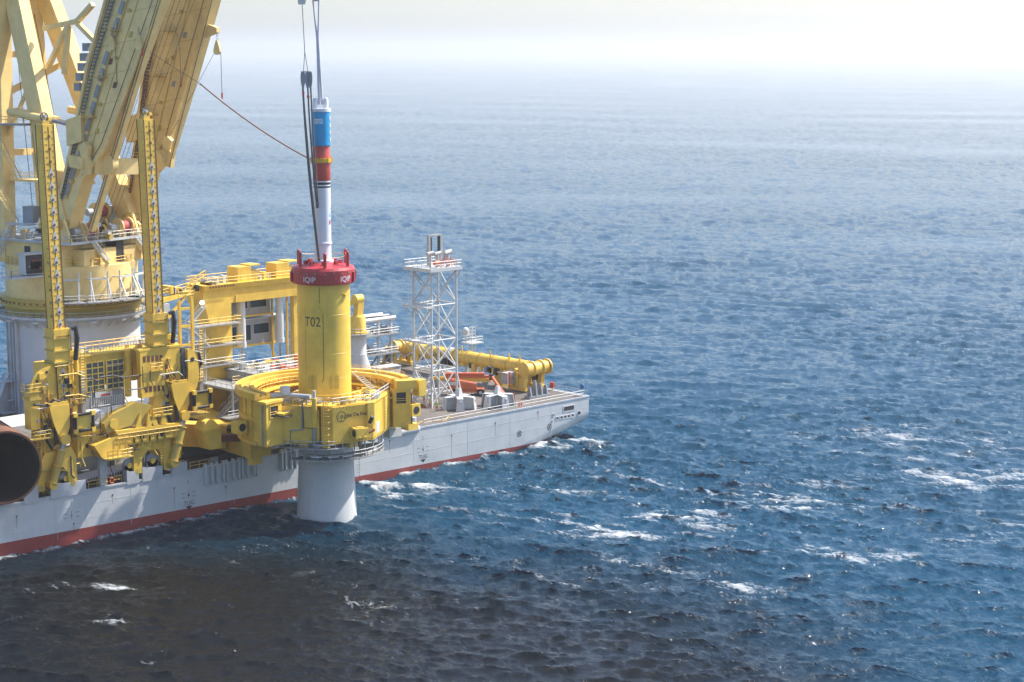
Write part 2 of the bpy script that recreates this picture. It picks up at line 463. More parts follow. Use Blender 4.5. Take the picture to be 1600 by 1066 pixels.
def sea_material():
    m, nt, b = new_mat('sea water')
    tc = N(nt, 'ShaderNodeNewGeometry')
    def noise(scale, detail, rough, sc=(1, 1, 1), rz=0.0, dist=0.0):
        mp = N(nt, 'ShaderNodeMapping'); mp.inputs['Scale'].default_value = sc; mp.inputs['Rotation'].default_value = (0, 0, rz)
        nt.links.new(tc.outputs['Position'], mp.inputs['Vector'])
        n = N(nt, 'ShaderNodeTexNoise', Scale=scale, Detail=detail, Roughness=rough, Distortion=dist)
        nt.links.new(mp.outputs[0], n.inputs['Vector']); return n.outputs[0]
    wr = -R(45.6 + 180 - 18)
    rip = noise(1.1, 5.0, 0.62, (1.0, 0.3, 1.0), wr)
    rip2 = noise(3.4, 3.0, 0.6, (1.0, 0.4, 1.0), wr + 0.3)
    rd = N(nt, 'ShaderNodeMath', operation='MULTIPLY_ADD'); nt.links.new(rip, rd.inputs[0]); rd.inputs[1].default_value = 2.0; rd.inputs[2].default_value = -1.0
    ra = N(nt, 'ShaderNodeMath', operation='ABSOLUTE'); nt.links.new(rd.outputs[0], ra.inputs[0])
    rn = N(nt, 'ShaderNodeMath', operation='MULTIPLY'); nt.links.new(ra.outputs[0], rn.inputs[0]); rn.inputs[1].default_value = -1.0
    ag = N(nt, 'ShaderNodeAttribute', attribute_name='gust')
    bp = N(nt, 'ShaderNodeBump', Strength=1.0, Distance=0.34); gm = N(nt, 'ShaderNodeMath', operation='MULTIPLY'); gm.inputs[1].default_value = 0.36
    nt.links.new(ag.outputs['Fac'], gm.inputs[0]); nt.links.new(gm.outputs[0], bp.inputs['Distance']); nt.links.new(rn.outputs[0], bp.inputs['Height'])
    bp2 = N(nt, 'ShaderNodeBump', Strength=1.0, Distance=0.09); nt.links.new(rip2, bp2.inputs['Height']); nt.links.new(bp.outputs[0], bp2.inputs['Normal'])
    nt.links.new(bp2.outputs[0], b.inputs['Normal'])
    # open water is deep blue; a near-black patch has shade painted into its colour
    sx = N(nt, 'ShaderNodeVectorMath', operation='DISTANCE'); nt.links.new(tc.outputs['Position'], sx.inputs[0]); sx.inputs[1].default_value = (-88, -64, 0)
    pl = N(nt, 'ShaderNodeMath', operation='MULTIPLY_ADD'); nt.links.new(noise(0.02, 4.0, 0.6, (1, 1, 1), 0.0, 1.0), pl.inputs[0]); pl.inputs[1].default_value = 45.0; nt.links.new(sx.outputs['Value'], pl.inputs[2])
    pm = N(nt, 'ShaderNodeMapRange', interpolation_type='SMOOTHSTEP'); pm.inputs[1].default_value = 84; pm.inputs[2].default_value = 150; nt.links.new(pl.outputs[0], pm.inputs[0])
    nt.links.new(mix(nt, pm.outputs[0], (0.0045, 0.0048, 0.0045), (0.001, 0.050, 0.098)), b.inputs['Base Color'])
    b.inputs['Roughness'].default_value = 0.08
    b.inputs['IOR'].default_value = 1.34
    # foam: lacy noise, stronger on folded crests and in the churned wash
    af = N(nt, 'ShaderNodeAttribute', attribute_name='foam'); aw = N(nt, 'ShaderNodeAttribute', attribute_name='wash')
    lace = noise(1.5, 5.0, 0.74, (1.0, 0.42, 1.0), wr, 1.4)
    big = noise(0.20, 4.0, 0.62, (1.0, 0.4, 1.0), wr + 0.15, 0.8)
    f1 = N(nt, 'ShaderNodeMath', operation='MULTIPLY'); nt.links.new(af.outputs['Fac'], f1.inputs[0])
    l1 = ramp(nt, lace, [(0.48, (0, 0, 0)), (0.66, (1, 1, 1))]); nt.links.new(l1, f1.inputs[1])
    # wash foam = smoothstep(lace*.5 + big*.5 + wash - 1.0)
    s1 = N(nt, 'ShaderNodeMath', operation='MULTIPLY_ADD'); nt.links.new(lace, s1.inputs[0]); s1.inputs[1].default_value = 0.75; nt.links.new(big, s1.inputs[2])
    s2 = N(nt, 'ShaderNodeMath', operation='MULTIPLY_ADD'); nt.links.new(aw.outputs['Fac'], s2.inputs[0]); s2.inputs[1].default_value = 0.36; nt.links.new(s1.outputs[0], s2.inputs[2])
    f2 = ramp(nt, s2.outputs[0], [(0.0, (0, 0, 0)), (1.0, (1, 1, 1))])
    mr = N(nt, 'ShaderNodeMapRange'); mr.inputs[1].default_value = 1.13; mr.inputs[2].default_value = 1.42; mr.inputs[4].default_value = 0.9; nt.links.new(s2.outputs[0], mr.inputs[0])
    fm = N(nt, 'ShaderNodeMath', operation='MAXIMUM'); nt.links.new(f1.outputs[0], fm.inputs[0]); nt.links.new(mr.outputs[0], fm.inputs[1])
    fo = N(nt, 'ShaderNodeBsdfDiffuse'); fo.inputs['Color'].default_value = (0.62, 0.64, 0.64, 1)
    ms = N(nt, 'ShaderNodeMixShader')
    nt.links.new(fm.outputs[0], ms.inputs[0]); nt.links.new(b.outputs[0], ms.inputs[1]); nt.links.new(fo.outputs[0], ms.inputs[2])
    nt.links.new(ms.outputs[0], nt.nodes['Material Output'].inputs['Surface'])
    return m

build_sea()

# ------------------------------------------------------------------ the air
hz = MB().box(-26000, 26000, -26000, 26000, -12, 165)
HAZE = hz.build('haze', 'white'); HAZE.data.materials.clear()
hm = bpy.data.materials.new('sea haze'); hm.use_nodes = True; hnt = hm.node_tree
hnt.nodes.remove(hnt.nodes['Principled BSDF'])
pv = hnt.nodes.new('ShaderNodeVolumePrincipled')
pv.inputs['Color'].default_value = (1.0, 0.965, 0.92, 1); pv.inputs['Density'].default_value = 0.00014; pv.inputs['Anisotropy'].default_value = 0.5
hnt.links.new(pv.outputs[0], hnt.nodes['Material Output'].inputs['Volume'])
HAZE.data.materials.append(hm)
tag(HAZE, 'pale sea haze thickening towards the horizon', 'haze', kind='stuff')

# ================================================================== THE SHIP
DZ = 7.1
BEAM = 52.0
ship = thing('ship', 'grey offshore installation vessel with a red band along its waterline', 'ship', (0, 26, 0))

def hull_section(X):
    """Near-side outline from the deck edge down to the bottom, as (y, z) pairs, for one station."""
    t = max(0.0, (X - 38) / (69.7 - 38))
    zb = -6.0 + 8.2 * t ** 0.8 if X > 38 else -6.0
    zb = min(zb, 2.0)
    r = 2.4
    pts = [(0.0, DZ), (0.0, max(zb + r, 2.2) if t > 0.9 else zb + r)]
    zt = pts[-1][1]; rz = zt - zb
    for a in (15, 30, 45, 60, 75, 90):
        pts.append((r * (1 - math.cos(R(a))), zt - rz * math.sin(R(a))))
    return pts

def build_hull():
    xs = [-130, -60, -20, 20, 38] + [38 + (69.7 - 38) * i / 14 for i in range(1, 15)]
    v = []; f = []; rows = []
    for X in xs:
        n = hull_section(X)
        ring = n + [(BEAM - y, z) for y, z in reversed(n)]
        rows.append([len(v) + i for i in range(len(ring))])
        v += [(X, y, z) for y, z in ring]
    for a, b in zip(rows[:-1], rows[1:]):
        f += [(a[i], b[i], b[i + 1], a[i + 1]) for i in range(len(a) - 1)]
        f += [(a[-1], b[-1], b[0], a[0])]
    f += [tuple(rows[0]), tuple(rows[-1][::-1])]
    mb = MB(); mb.add(v, f)
    ob = mb.build('hull', 'hull_grey', ship)
    smooth_mesh(ob.data, 35)
    # boot-topping: the grey side turns red below a painted line that climbs gently towards the bow
    m = MAT['hull_grey'].copy(); m.name = 'hull grey over red boot topping'
    nt = m.node_tree; b = nt.nodes['Principled BSDF']
    old = b.inputs['Base Color'].links[0].from_socket
    red_b = MAT['antifouling_red'].node_tree
    tc = N(nt, 'ShaderNodeNewGeometry'); sp = N(nt, 'ShaderNodeSeparateXYZ'); nt.links.new(tc.outputs['Position'], sp.inputs[0])
    line = N(nt, 'ShaderNodeMapRange'); line.inputs[1].default_value = -60; line.inputs[2].default_value = 55; line.inputs[3].default_value = 2.1; line.inputs[4].default_value = 0.55
    nt.links.new(sp.outputs['X'], line.inputs[0])
    gt = N(nt, 'ShaderNodeMath', operation='LESS_THAN'); nt.links.new(sp.outputs['Z'], gt.inputs[0]); nt.links.new(line.outputs[0], gt.inputs[1])
    nz = N(nt, 'ShaderNodeTexNoise', Scale=1.4, Detail=6.0, Roughness=0.7); nt.links.new(tc.outputs['Position'], nz.inputs['Vector'])
    redc = ramp(nt, nz.outputs[0], [(0.3, (0.20, 0.03, 0.026)), (0.7, (0.33, 0.055, 0.045))])
    # plating seams and light weathering on the grey
    nt.links.new(mix(nt, gt.outputs[0], old, redc), b.inputs['Base Color'])
    ob.data.materials[0] = m
    return ob
build_hull()

# deck plating laid in strakes
deck_me = None
k = 0
for x0 in np.arange(-78, 69, 10.5):
    x1 = min(x0 + 10.46, 69.6)
    for y0, y1 in ((0.15, 12.9), (13.0, 25.9), (26.0, 38.9), (39.0, 51.85)):
        MB().box(x0, x1, y0, y1, DZ + 0.004, DZ + 0.03).build('deck_plate', 'deck_shaded' if x0 < -3 and y0 < 20 else 'deck', ship)
# rubbing edge along the deck
MB().box(-78, 69.72, -0.10, 0.16, DZ - 0.16, DZ + 0.10).build('gunwale_bar', 'light_grey', ship)
MB().box(69.55, 69.80, 0.17, 51.8, DZ - 0.16, DZ + 0.10).build('gunwale_bar', 'light_grey', ship)
# strake seams welded along the side
for z in (5.1, 3.1):
    MB().box(-78, 60 if z < 4 else 69.6, -0.022, 0.05, z - 0.025, z + 0.025).build('plate_seam', 'hull_grey', ship)
for x in (-62, -50, -38, -26, -8, 4, 16, 28, 40, 50, 60):
    MB().box(x - 0.02, x + 0.02, -0.018, 0.05, 0.8, 6.9).build('plate_seam', 'hull_grey', ship)
# side fenders: upright pointed ribs
rib_prof = [(0, 0, 0), (0.34, 0, 0), (0.34, 0, -2.75), (0.17, 0, -3.35), (0, 0, -2.75)]
rib = MB().prism(rib_prof, (0, -0.55, 0)).mesh('fender_rib', (0, 0, 0), 'hull_grey')
RX = [-13.4, -12.3, -11.4, -10.2, -9.6, -8.4, -7.4, -6.8, -5.8, -4.6, -4.1, 0.7, 1.4, 2.5, 3.4]
copies(ship, 'fender_rib', rib, [(x, 0.02, 7.75) for x in RX])
MB().box(-13.9, -3.4, -0.62, -0.48, 7.3, 7.45).build('fender_bar', 'hull_grey', ship)
MB().box(0.3, 4.2, -0.62, -0.48, 7.3, 7.45).build('fender_bar', 'hull_grey', ship)
# hinge brackets standing on the deck edge
def bracket(x0, x1, z1, slope=0.35):
    MB().prism([(x0, -0.14, DZ - 0.35), (x1, -0.14, DZ - 0.35), (x1, -0.14, z1 - slope), (x0 + (x1 - x0) * 0.35, -0.14, z1 - slope), (x0, -0.14, z1)], (0, 0.35, 0)).build('hinge_bracket', 'light_grey', ship)
for a in ((-43.0, -40.8, 9.4), (-38.9, -33.3, 9.0), (-26.6, -24.6, 8.9), (-24.0, -20.6, 9.0), (-19.0, -16.3, 8.9)):
    bracket(*a)
for cx, cz in ((-36.2, 9.2), (-25.8, 9.4), (-21.9, 9.5)):
    lug = MB().tube((cx, 0.35, cz), (cx, 0.75, cz), 1.0, 20).box(cx - 1.0, cx + 1.0, 0.35, 0.75, DZ, cz).build('hinge_lug', 'mid_grey', ship)
    MB().tube((cx, 0.2, cz), (cx, 0.9, cz), 0.4, 14).build('pin', 'bright_yellow', lug)
# deck-edge railing, aft part and stern
def rail_run(pts, mat='light_grey', name='railing', parent=ship, **kw):
    return MB().rail(pts, **kw).build(name, mat, parent)
rail_run([(30.6, 0.35, DZ), (68.9, 0.35, DZ)], step=1.9, r=0.045)
rail_run([(68.9, 0.45, DZ), (69.2, 3, DZ), (69.3, 51.3, DZ)], step=2.0, r=0.045)
rail_run([(-32.6, 0.35, DZ), (-27.2, 0.35, DZ)], step=1.5, r=0.04, mat='yellow')
rail_run([(-15.5, 0.35, DZ), (-12.2, 0.35, DZ)], step=1.5, r=0.04, mat='yellow')
rail_run([(30.0, 51.6, DZ), (69.0, 51.6, DZ)], step=2.2, r=0.05)
# openings and marks on the quarter
def opening(x0, x1, z0, z1):
    f = MB()
    for a in ((x0 - 0.14, x1 + 0.14, z1, z1 + 0.14), (x0 - 0.14, x1 + 0.14, z0 - 0.14, z0), (x0 - 0.14, x0, z0, z1), (x1, x1 + 0.14, z0, z1)):
        f.box(a[0], a[1], -0.07, 0.05, a[2], a[3])
    o = f.build('fairlead', 'hull_grey', ship)
    MB().box(x0, x1, -0.012, 0.05, z0, z1).build('opening', 'dark', o)
opening(63.2, 65.8, 5.15, 5.95)
for x in (61.3, 62.4, 63.3, 64.2, 65.2):
    opening(x, x + 0.55, 3.95, 4.35)
for x, z, r in ((67.1, 4.35, 0.42), (60.6, 4.9, 0.24), (60.3, 3.85, 0.16)):
    fl = MB()
    for i in range(20):
        a0, a1 = 2 * math.pi * i / 20, 2 * math.pi * (i + 1) / 20
        fl.beam((x + r * math.cos(a0), -0.05, z + r * math.sin(a0)), (x + r * math.cos(a1), -0.05, z + r * math.sin(a1)), 0.12, 0.12, up=(0, 1, 0))
    o = fl.build('hawse_ring', 'hull_grey', ship)
    MB().tube((x, -0.014, z), (x, 0.05, z), r - 0.03, 20).build('opening', 'dark', o)
def disc_mark(x, z, r):
    mk = MB()
    for i in range(24):
        a0, a1 = 2 * math.pi * i / 24, 2 * math.pi * (i + 1) / 24
        mk.beam((x + r * math.cos(a0), -0.012, z + r * math.sin(a0)), (x + r * math.cos(a1), -0.012, z + r * math.sin(a1)), 0.10, 0.02, up=(0, 1, 0))
    for s in (1, -1):
        mk.beam((x - r * 0.68, -0.012, z - s * r * 0.68), (x + r * 0.68, -0.012, z + s * r * 0.68), 0.14, 0.02, up=(0, 1, 0))
    mk.build('thruster_mark', 'black_paint', ship)
disc_mark(52.2, 2.75, 0.50); disc_mark(59.6, 2.9, 0.50)
def tug_mark(x, z, word=True):
    bar = lambda *a: MB().box(*a).build('mark_bar', 'black_paint', ship)
    for s in (-1, 1):
        for dz in (0.0, 0.62): bar(x + s * 0.95 - 0.3, x + s * 0.95 + 0.3, -0.012, 0.02, z + dz - 0.03, z + dz + 0.03)
    bar(x - 0.03, x + 0.03, -0.012, 0.02, z - 0.25, z + 0.9)
    bar(x - 0.22, x + 0.22, -0.011, 0.02, z + 0.25, z + 0.30)
    bar(x - 0.03, x + 0.03, -0.012, 0.02, z + 1.9, z + 2.5)
    if word:
        MB().tube((x, -0.013, z + 0.28), (x, 0.02, z + 0.28), 0.16, 12).build('mark_disc', 'black_paint', ship)
        MB().prism([(x - 0.6, -0.012, z - 1.35), (x + 0.6, -0.012, z - 1.35), (x, -0.012, z - 1.9)], (0, 0.03, 0)).build('mark_arrow', 'black_paint', ship)
        flat_text('TUG', 0.92, (x, -0.016, z - 1.2), (1, 0, 0), (0, 0, 1), 'black_paint', ship)
tug_mark(-16.1, 3.2); tug_mark(30.0, 3.05); tug_mark(-35.7, 3.6, False)
for x in (5.6, 16.4):
    dm = MB()
    for i in range(12): dm.box(x - 0.10, x + 0.10, -0.012, 0.02, 0.75 + i * 0.42, 0.88 + i * 0.42)
    dm.build('draught_marks', 'black_paint', ship)
for x, z0, z1 in ((-18.6, 1.4, 4.9), (36.4, 0.9, 4.7), (-35.4, 1.8, 2.6), (-44.2, 3.6, 5.2), (-29.0, 4.4, 5.6), (-9.5, 2.4, 3.6), (12.6, 2.2, 4.0), (22.8, 3.8, 5.8), (46.5, 3.2, 5.4), (56.8, 4.4, 5.9)):   # rust weeps below scuppers
    MB().prism([(x - 0.05, -0.010, z0), (x + 0.03, -0.010, z0), (x + 0.11, -0.010, z1), (x - 0.11, -0.010, z1)], (0, 0.03, 0)).build('rust_streak', 'rust_weep' if 'rust_weep' in MAT else 'concrete_grey', ship)
    MB().tube((x, -0.05, z1 + 0.05), (x, 0.05, z1 + 0.05), 0.12, 10).build('scupper', 'dark', ship)

# low grey structures on the open deck on the left: dark box standing in for shade, white house below the crane, gangway rails
MB().box(-78, -2, 18.2, 26, DZ + 0.05, DZ + 6.5).build('deckhouse', 'pedestal_white', ship)
MB().box(-33, -17, 7.5, 12.0, DZ + 0.05, DZ + 3.9).build('deckhouse', 'light_grey', ship)
MB().box(-15.5, -3.0, 4.2, 12.0, DZ + 0.05, DZ + 2.6).build('shade_block', 'dark', ship)  # dark box added in place of the shade between the deck structures
MB().box(-33.2, -16.8, 7.3, 12.2, DZ + 3.95, DZ + 4.2).build('deckhouse_roof', 'white', ship)
MB().box(-31.4, -30.0, 7.42, 7.5, DZ + 0.3, DZ + 2.3).build('door', 'pedestal_white', ship)
MB().box(-26.5, -23.8, 7.40, 7.5, DZ + 0.1, DZ + 2.9).build('doorway', 'dark', ship)
sl = MB()
sl.hexa([(-27, 7.0, DZ + 2.8), (-9, 9.5, DZ + 4.5), (-9, 13.5, DZ + 4.5), (-27, 11, DZ + 2.8)], [(-27, 7.0, DZ + 3.5), (-9, 9.5, DZ + 5.2), (-9, 13.5, DZ + 5.2), (-27, 11, DZ + 3.5)])
sl.build('canopy', 'light_grey', ship)
for i in range(6):
    MB().box(-39 + i * 6.2, -38.6 + i * 6.2, 5.0, 7.0, DZ, DZ + 2.4 + (i % 3) * 0.4).build('frame_post', 'mid_grey', ship)
MB().hexa([(-33, 1.6, DZ + .6), (-24, 1.6, DZ + .9), (-24, 4.8, DZ + .9), (-33, 4.8, DZ + .6)], [(-33, 1.6, DZ + 1.1), (-24, 1.6, DZ + 1.7), (-24, 4.8, DZ + 1.7), (-33, 4.8, DZ + 1.1)]).build('skid_ramp', 'light_grey', ship)
for i in range(20):
    MB().box(-32.8 + i * 0.44, -32.55 + i * 0.44, 1.5, 1.6, DZ + 0.75 + i * 0.014, DZ + 1.05 + i * 0.02).build('ramp_tooth', 'vent_brown', ship)
MB().box(-30.6, -29.4, 0.5, 1.2, DZ, DZ + 5.4).build('king_post', 'light_grey', ship)
# raised grey-white house under the gantry beside the pile
g = MB().box(0.4, 14.5, 3.2, 13.0, DZ + 0.05, 18.6).build('equipment_house', 'light_grey', ship)
for i in range(9):
    MB().box(0.9 + i * 1.5, 2.25 + i * 1.5, 3.12, 3.2, 13.5, 18.2).build('wall_panel', 'white', g)
for i in range(6):
    MB().box(0.32, 0.4, 3.6 + i * 1.55, 5.0 + i * 1.55, 13.5, 18.2).build('wall_panel', 'light_grey', g)
MB().box(0.0, 15.0, 2.9, 13.4, 18.65, 18.9).build('house_roof', 'grating', g)
MB().rail([(0.2, 13.2, 18.9), (0.2, 3.1, 18.9), (14.8, 3.1, 18.9)], r=0.04).build('railing', 'white', g)
MB().stair((-0.9, -3.6, 15.2), (0.2, 1.6, 18.9), 1.0, side=(1, 0, 0)).build('stair', 'light_grey', g)
# deck clutter that belongs to the vessel: bollards, hatch coamings, pipes
for x, y in ((29.2, 1.6),):
    MB().cyl((x, y), 0.62, DZ, DZ + 1.5, 20).build('bollard', 'light_grey', ship)
MB().tube((21.5, 0.15, DZ - 0.1), (28.6, 0.15, DZ - 0.1), 0.75, 20).sphere((28.6, 0.15, DZ - 0.1), 0.75).build('rolled_fender', 'hull_grey', ship, smooth=True)
for a in ((47.8, 2.0, 51.6, 3.2), ):
    MB().box(a[0], a[2], a[1], a[3], DZ + 0.03, DZ + 0.3).build('hatch_coaming', 'dark', ship)
for y in (20, 23, 29, 34):
    MB().tube((36, y, DZ + 0.25), (60, y + 0.4, DZ + 0.25), 0.12, 8).build('deck_pipe', 'light_grey', ship)
for i in range(16):
    x = 38 + rnd.random() * 22; y = 18 + rnd.random() * 22; s = 0.4 + rnd.random() * 0.9
    MB().box(x, x + s * (1 + rnd.random()), y, y + s, DZ + 0.03, DZ + s * (0.5 + rnd.random() * 0.6)).build('deck_box', rnd.choice(['light_grey', 'white', 'container_grey', 'mid_grey']), ship)
# clutter on the working deck on the left, whose plates are painted as shaded
for i in range(40):
    x = -40 + rnd.random() * 36; y = 0.8 + rnd.random() * 6; s = 0.3 + rnd.random() * 0.7
    MB().box(x, x + s * (1 + rnd.random()), y, y + s, DZ + 0.03, DZ + s * (0.5 + rnd.random())).build('deck_box', rnd.choice(['dark', 'mid_grey', 'mid_grey', 'light_grey', 'olive_yellow']), ship)

# life rings hanging on the rails
def life_ring(p, label):
    mb = MB(); n = 20
    mb.path([(p[0] + 0.36 * math.cos(2 * math.pi * i / n), p[1], p[2] + 0.36 * math.sin(2 * math.pi * i / n)) for i in range(n + 1)], 0.1, 6)
    tag(mb.build('life_ring', 'orange', origin=p), label, 'life ring', 'life rings on the rails')
life_ring((52.7, 0.22, DZ + 0.7), 'orange life ring on the grey deck-edge rail near the stern')
life_ring((-28.9, 0.22, DZ + 0.65), 'orange life ring on the yellow rail above the shaded hull side')

# ================================================================== MONOPILE
PC = (0.0, -12.2)
pile = thing('monopile', 'upright yellow and grey monopile standing in the sea inside the gripper', 'monopile', (PC[0], PC[1], -5))
MB().lathe(PC, [(3.6, 34.6), (3.6, 35.3), (3.86, 35.3), (3.86, 30.3), (3.86, 24.6), (3.87, 17.0), (3.95, 12.4)], 96).build('upper_shell', 'pile_yellow', pile, smooth=True)
MB().lathe(PC, [(3.92, 12.4), (4.0, 9.9), (4.36, 1.6), (4.38, 1.55), (4.62, -5.0)], 96).build('lower_shell', 'concrete_grey', pile, smooth=True)
for z in (30.3, 24.6, 21.0):
    MB().lathe(PC, [(3.86, z - 0.03), (3.885, z), (3.86, z + 0.03)], 96).build('weld_seam', 'pile_yellow', pile)
CAMANG = math.degrees(math.atan2(CAM.y - PC[1], CAM.x - PC[0]))      # direction from the pile to the viewer
wrap_text('T02', 2.0, PC, 3.872, CAMANG - 26, 28.7, 'black_paint', pile, sx=0.82)
def cyl_line(r, a0, z0, a1, z1, w, mat, name, n=10):
    mb = MB(); pts = []
    for i in range(n + 1):
        a = R(a0 + (a1 - a0) * i / n); z = z0 + (z1 - z0) * i / n
        pts.append((PC[0] + r * math.cos(a), PC[1] + r * math.sin(a), z))
    mb.path(pts, w, 4); return mb.build(name, mat, pile)
# scuffed outline where the hammer sling rubbed
cyl_line(3.86, CAMANG - 44, 31.0, CAMANG - 44, 19.6, 0.05, 'olive_yellow', 'scuff_line')
cyl_line(3.86, CAMANG - 2, 30.4, CAMANG - 2, 21.4, 0.055, 'vent_brown', 'scuff_line')
cyl_line(3.86, CAMANG - 2, 30.4, CAMANG - 10, 31.6, 0.04, 'olive_yellow', 'scuff_line')
cyl_line(3.86, CAMANG - 2, 21.4, CAMANG - 5, 20.5, 0.055, 'vent_brown', 'scuff_line')
cyl_line(3.86, CAMANG - 9, 34.4, CAMANG - 9, 32.1, 0.045, 'black_paint', 'heading_mark')
cyl_line(3.86, CAMANG - 16, 32.9, CAMANG - 2, 32.9, 0.05, 'yellow', 'lifting_rib')
for da, zz, n in ((-38, 21.3, 7), (-30, 21.3, 6), (10, 21.3, 4), (22, 21.3, 5)):
    mb = MB()
    for i in range(n):
        a = R(CAMANG + da + i * 2.2)
        mb.beam((PC[0] + 3.86 * math.cos(a), PC[1] + 3.86 * math.sin(a), zz - 1.8), (PC[0] + 3.86 * math.cos(a), PC[1] + 3.86 * math.sin(a), zz + 0.2 * (i % 3)), 0.09, 0.03)
    mb.build('grip_marks', 'olive_yellow', pile)
a = R(CAMANG + 52)
MB().beam((PC[0] + 3.8 * math.cos(a), PC[1] + 3.8 * math.sin(a), 33.2), (PC[0] + 4.3 * math.cos(a), PC[1] + 4.3 * math.sin(a), 33.2), 0.9, 0.16).build('bracket', 'yellow', pile)

# ================================================================== HAMMER
ham = thing('piling_hammer', 'tall blue red and white hydraulic piling hammer on top of the yellow pile', 'piling hammer', (PC[0], PC[1], 34.9))
MB().lathe(PC, [(3.95, 34.75), (4.55, 34.75), (4.62, 34.9), (4.62, 36.75), (4.4, 37.1), (1.6, 37.7), (1.2, 37.7)], 40).build('sleeve', 'red', ham)
blk = []
for i in range(10):
    a = i * 36 + 12
    if min(abs((a - CAMANG - q + 180) % 360 - 180) for q in (-26, 44)) < 17: continue
    t = R(a); p = Vector((PC[0] + 4.62 * math.cos(t), PC[1] + 4.62 * math.sin(t), 0))
    MB().beam((p.x, p.y, 35.0), (p.x, p.y, 36.4), 0.5, 0.55, up=(math.cos(t), math.sin(t), 0)).build('sleeve_lug', 'red', ham)
for i in range(22):
    t = R(i * 360 / 22 + 5); d = Vector((math.cos(t), math.sin(t), 0)); c = Vector((PC[0], PC[1], 36.35 + 0.12 * (i % 2)))
    MB().tube(c + d * 4.55, c + d * 4.76, 0.11, 8).build('bolt', 'mid_grey', ham)
for i in range(6):
    t = R(CAMANG + 4 + i * 60); p = (PC[0] + 3.95 * math.cos(t), PC[1] + 3.95 * math.sin(t))
    MB().cyl(p, 0.24, 37.0, 39.15, 12).sphere((p[0], p[1], 39.15), 0.24).build('guide_post', 'red', ham)
rope = MB()
q = [(PC[0] + 3.95 * math.cos(R(CAMANG + 4 + i * 60)), PC[1] + 3.95 * math.sin(R(CAMANG + 4 + i * 60)), 38.9) for i in range(7)]
for p0, p1 in zip(q[:-1], q[1:]):
    p0 = Vector(p0); p1 = Vector(p1)
    rope.path([p0.lerp(p1, t / 6) - Vector((0, 0, 0.35 * (1 - (t / 3 - 1) ** 2))) for t in range(7)], 0.035, 4)
rope.build('guard_rope', 'collar_yellow', ham)
for i in range(8):
    t = R(i * 45 + 10); p = (PC[0] + 2.5 * math.cos(t), PC[1] + 2.5 * math.sin(t))
    MB().box(p[0] - 0.25, p[0] + 0.25, p[1] - 0.25, p[1] + 0.25, 37.4, 37.95).build('sleeve_cleat', 'red', ham)
for da in (-26, 44):
    wrap_text('IQIP', 1.1, PC, 4.66, CAMANG + da, 35.2, 'hammer_white', ham)
MB().lathe(PC, [(1.55, 37.7), (1.55, 38.0), (1.3, 38.1), (1.22, 38.4), (1.22, 40.3), (1.36, 40.35), (1.36, 40.55), (1.25, 40.6), (1.25, 48.5)], 40).build('lower_tube', 'hammer_white', ham, smooth=True)
for z0, z1, k in ((48.5, 48.75, 'black_paint'), (48.75, 48.95, 'hammer_white'), (48.95, 49.3, 'black_paint'), (49.3, 49.5, 'hammer_white')):
    MB().lathe(PC, [(1.25, z0), (1.25, z1)], 40).build('stripe', k, ham, smooth=True)
MB().lathe(PC, [(1.25, 49.5), (1.28, 49.55), (1.28, 53.5), (1.24, 53.6), (1.24, 54.5)], 40).build('middle_tube', 'hammer_red', ham, smooth=True)
MB().lathe(PC, [(1.24, 54.5), (1.38, 54.6), (1.38, 59.4)], 40).build('upper_tube', 'hammer_blue', ham, smooth=True)
MB().lathe(PC, [(1.38, 59.4), (1.46, 59.4), (1.46, 59.85), (0.01, 59.9)], 40).build('head_plate', 'hammer_white', ham, smooth=True)
MB().ring(PC, 1.28, 1.55, 52.15, 52.75, 36).build('collar', 'collar_yellow', ham)
for i in range(12):
    t = R(i * 30); MB().beam((PC[0] + 1.5 * math.cos(t), PC[1] + 1.5 * math.sin(t), 52.05), (PC[0] + 1.5 * math.cos(t), PC[1] + 1.5 * math.sin(t), 52.85), 0.1, 0.2, up=(math.cos(t), math.sin(t), 0)).build('collar_rib', 'collar_yellow', ham)
for s in (-1, 1):
    d = Vector((math.sin(HEADING), -math.cos(HEADING), 0)) * 0.75 * s; c = Vector((PC[0], PC[1], 0)) + d
    MB().lathe((c.x, c.y), [(0.36, 59.8), (0.36, 61.1), (0.22, 61.35), (0.01, 61.4)], 12).build('lifting_lug', 'hammer_white', ham, smooth=True)
lb = MB(); n = 8
for i in range(n):
    a0, a1 = R(CAMANG - 16 + 22 * (i / n) - 18), R(CAMANG - 16 + 22 * ((i + 1) / n) - 18)
    lb.add([(PC[0] + 1.388 * math.cos(a), PC[1] + 1.388 * math.sin(a), z) for a, z in ((a0, 57.6), (a1, 57.6), (a1, 58.4), (a0, 58.4))], [(0, 1, 2, 3)])
lb = MB()
for i in range(n):
    a0, a1 = R(CAMANG - 40 + 50 * (i / n)), R(CAMANG - 40 + 50 * ((i + 1) / n))
    lb.add([(PC[0] + 1.388 * math.cos(a), PC[1] + 1.388 * math.sin(a), z) for a, z in ((a0, 57.7), (a1, 57.7), (a1, 58.4), (a0, 58.4))], [(0, 1, 2, 3)])
lb.build('name_plate', 'hammer_white', ham)
wrap_text('IQIP', 0.58, PC, 1.395, CAMANG - 15, 57.84, 'hammer_blue', ham)
wrap_text('IQIP', 1.5, PC, 1.262, CAMANG + 62, 44.3, 'hammer_blue', ham, vertical=True)
MB().beam((PC[0] + 1.25 * math.cos(R(CAMANG + 60)), PC[1] + 1.25 * math.sin(R(CAMANG + 60)), 43.2), (PC[0] + 1.25 * math.cos(R(CAMANG + 60)), PC[1] + 1.25 * math.sin(R(CAMANG + 60)), 43.8), 0.3, 0.06, up=(math.cos(R(CAMANG + 60)), math.sin(R(CAMANG + 60)), 0)).build('logo_mark', 'hammer_red', ham)
